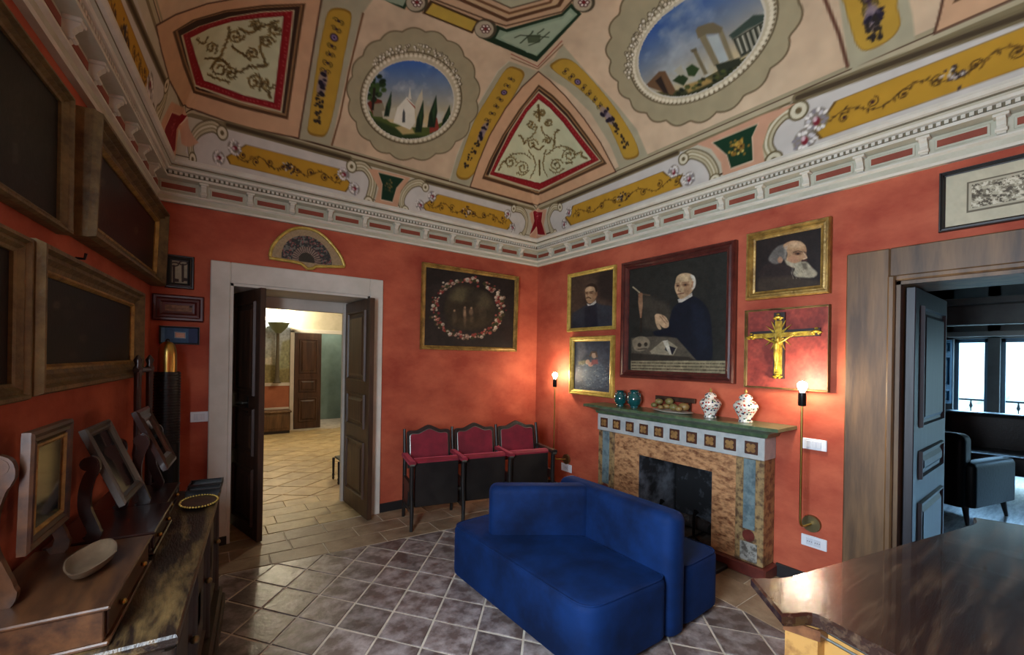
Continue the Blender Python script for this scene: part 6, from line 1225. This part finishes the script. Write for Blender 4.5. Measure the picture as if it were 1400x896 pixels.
def toilet_mirror(name, label, a0, a1, d1, hb, wood, fmat, piv, mh, mw, fw, tilt, ph, pd, rp, gm='mirror_glass', am=None, sd=None, slip=False):
    t = thing(name, label, 'mirror', Ac((a0+a1)/2, d1/2, ZCH), 'dressing mirrors on the chest'); z1 = ZCH+hb
    bs = MB().fbox(Ac(a0, .03, ZCH+.012), E_A*(a1-a0), N_A*(d1-.04), U3*(hb-.022), .003).build('box', wood, t); MB().fbox(Ac(a0-.008, .025, z1-.012), E_A*(a1-a0+.016), N_A*(d1-.02), U3*.012, .004).build('box_top', wood, t)
    MB().fbox(Ac(a0-.006, .025, ZCH+.0005), E_A*(a1-a0+.012), N_A*(d1-.022), U3*.013, .004).build('box_foot', wood, t)
    dr = MB().fbox(Ac(a0+.02, d1-.011, ZCH+.022), E_A*(a1-a0-.04), N_A*.007, U3*(hb-.044), .003).build('drawer', wood, t)
    for s_ in (.25, .75): MB().lathe([(.002, -.008), (.009, -.005), (.010, 0), (.007, .007), (.001, .009)], Ac(a0+(a1-a0)*s_, d1+.004, ZCH+hb*.5), 10).build('knob', 'brass', dr, 50)
    am = am or (a0+a1)/2
    for s_ in (-1, 1): scroll_post(am+s_*(mw/2+.035), pd-.04 if sd is None else sd, z1, ph, rp, wood, t)
    up = U3*math.cos(tilt)-N_A*math.sin(tilt); nn = N_A*math.cos(tilt)+U3*math.sin(tilt); O = Ac(am-mw/2, pd, piv)-up*mh/2
    sweep_rect(MB(), O-nn*.012, E_A, up, nn, mw, mh, [(0, 0), (0, .02), (fw*.2, .026), (fw*.5, .020), (fw*.7, .024), (fw, .012), (fw, 0)]).build('mirror_frame', fmat, t)
    if slip: sweep_rect(MB(), O+E_A*fw+up*fw-nn*.004, E_A, up, nn, mw-2*fw, mh-2*fw, [(0, 0), (0, .012), (.006, .014), (.014, .008), (.014, 0)]).build('gilt_slip', 'gilt', t)
    MB().fbox(O+E_A*fw*.9+up*fw*.9-nn*.006, E_A*(mw-1.8*fw), up*(mh-1.8*fw), nn*.008).build('mirror_glass', gm, t); MB().fbox(O+E_A*.01+up*.01-nn*.016, E_A*(mw-.02), up*(mh-.02), nn*.008).build('mirror_back', wood, t)
    return t
f_d1 = float((np.array([-.199, 1.64, 0])-AO)@N_A)
toilet_mirror('dressing_mirror', 'honey wood dressing mirror standing upright with large scroll supports', .075, .62, f_d1, .113, 'wood_honey', 'wood_honey', 1.132, .355, .315, .042, -.02, .42, .13, .017, 'glass_dark', am=.39, sd=.075, slip=True)
toilet_mirror('dressing_mirror', 'dressing mirror with grey frame tilted downwards in the middle', .70, 1.10, f_d1-.005, .10, 'wood_red', 'wood_grey', 1.085, .335, .31, .04, .375, .32, .18, .018, 'glass_dark', am=.885, sd=.14)
toilet_mirror('dressing_mirror', 'red brown dressing mirror with slim glass tilted beside the corner', 1.15, 1.52, f_d1-.03, .09, 'wood_red', 'wood_red', 1.11, .32, .26, .07, .40, .34, .25, .018, am=1.29, sd=.21)
c = pz(125, 776, ZCH+.113+.001); t = thing('wooden_tray', 'boat shaped wooden tray on the box of the upright mirror', 'tray', c); mat('tray_wood', (84, 68, 52), .4, 0, (110, 92, 72), 4, (3, 3, 3), .1)
mb = MB(); rings = []
for s_, z in ((.55, 0), (.85, .018), (1.0, .04), (.93, .04), (.78, .02), (.5, .008)):
    R_ = []
    for k in range(28):
        a = 2*math.pi*k/28; x = .15*s_*math.copysign(abs(math.cos(a))**1.0, math.cos(a)); y = .062*s_*math.sin(a)*(1-.25*abs(math.cos(a))); R_.append(c+E_A*x+N_A*y+U3*z)
    rings.append(R_)
mb.rings(rings); mb.build('bowl', 'tray_wood', t, 50)
c = Ac(1.354, .43, ZCH+.001); t = thing('gilt_plate', 'oval gilt plate with beaded rim on the chest', 'plate', c)
MB().lathe([(.06, 0), (.11, .006), (.118, .012), (.112, .014), (.06, .006)], c, 36, sx=.74).build('dish', 'dark_wood', t, 50)
mb = MB()
for k in range(40): a = 2*math.pi*k/40; mb.lathe([(.002, -.005), (.006, 0), (.002, .005)], c+np.array([.115*.74*math.cos(a), .115*math.sin(a), .015]), 6)
mb.build('beaded_rim', 'gilt_bright', t)
mat('black_tray', (18, 17, 18), .3)
for a_, d_, w_, l_, lab in ((1.72, .43, .17, .13, 'black open tray at the far end of the chest'), (1.585, .43, .17, .10, 'black open tray between gilt plate and chest end')):
    c = Ac(a_, d_, ZCH+.001); t = thing('black_tray', lab, 'tray', c, 'black trays on the chest'); B_ = lambda a, d, z: c+E_A*a+N_A*d+U3*z
    MB().fbox(B_(-l_/2, -w_/2, 0), E_A*l_, N_A*w_, U3*.006).build('bottom', 'black_tray', t)
    for o_, u_, v_ in ((B_(-l_/2, -w_/2, .006), E_A*l_, N_A*.008), (B_(-l_/2, w_/2-.008, .006), E_A*l_, N_A*.008), (B_(-l_/2, -w_/2+.008, .006), E_A*.008, N_A*(w_-.016)), (B_(l_/2-.008, -w_/2+.008, .006), E_A*.008, N_A*(w_-.016))): MB().fbox(o_, u_, v_, U3*.022).build('rim', 'black_tray', t)
# brass topped shell and the dark stand in the corner
c = np.array([-.185, 3.86, 0]); t = thing('shell_casing', 'tall black ribbed cylinder with a polished brass dome in the corner', 'cylinder', c); mat('shell_black', (20, 20, 18), .35, .4)
prof = [(.076, 0), (.078, .02)]
z = .9
prof += [(.078, .9)]
while z < 1.395: prof += [(.078, z), (.078, z+.009), (.073, z+.011), (.073, z+.017)]; z += .019
prof += [(.074, 1.40), (.05, 1.402)]
MB().lathe(prof, c, 28).build('body', 'shell_black', t, 30)
MB().lathe([(.054, 1.40), (.054, 1.47), (.053, 1.53), (.049, 1.57), (.040, 1.60), (.024, 1.618), (.002, 1.625)], c, 28).build('dome', 'brass', t, 50)
MB().lathe([(.012, 1.62), (.014, 1.626), (.012, 1.636), (.002, 1.642)], c, 12).build('tip', 'black_metal', t, 50)
b1 = pY(187, 600, 3.31); b2 = pY(203, 600, 3.50); zt = pY(190, 492, 3.45)[2]; t = thing('valet_stand', 'dark red wooden stand with turned cross bar behind the mirrors', 'stand', ((b1[0]+b2[0])/2, (b1[1]+b2[1])/2, 0))
for b_ in (b1, b2):
    MB().lathe([(.03, 0), (.032, .04), (.018, .1), (.02, .6), (.016, .9), (.022, .95), (.016, 1.0), (.018, zt-.08), (.024, zt-.05), (.014, zt-.03), (.022, zt), (.004, zt+.03)], (b_[0], b_[1], 0), 12).build('post', 'wood_red', t, 50)
e = (b2-b1); e[2] = 0; MB().tube([np.array([b1[0], b1[1], zt-.06])-e*.15, np.array([b2[0], b2[1], zt-.06])+e*.15], .016, 10).build('cross_bar', 'wood_red', t, 50)
MB().tube([np.array([b1[0], b1[1], .25]), np.array([b2[0], b2[1], .25])], .012, 8).build('stretcher', 'wood_red', t, 50)
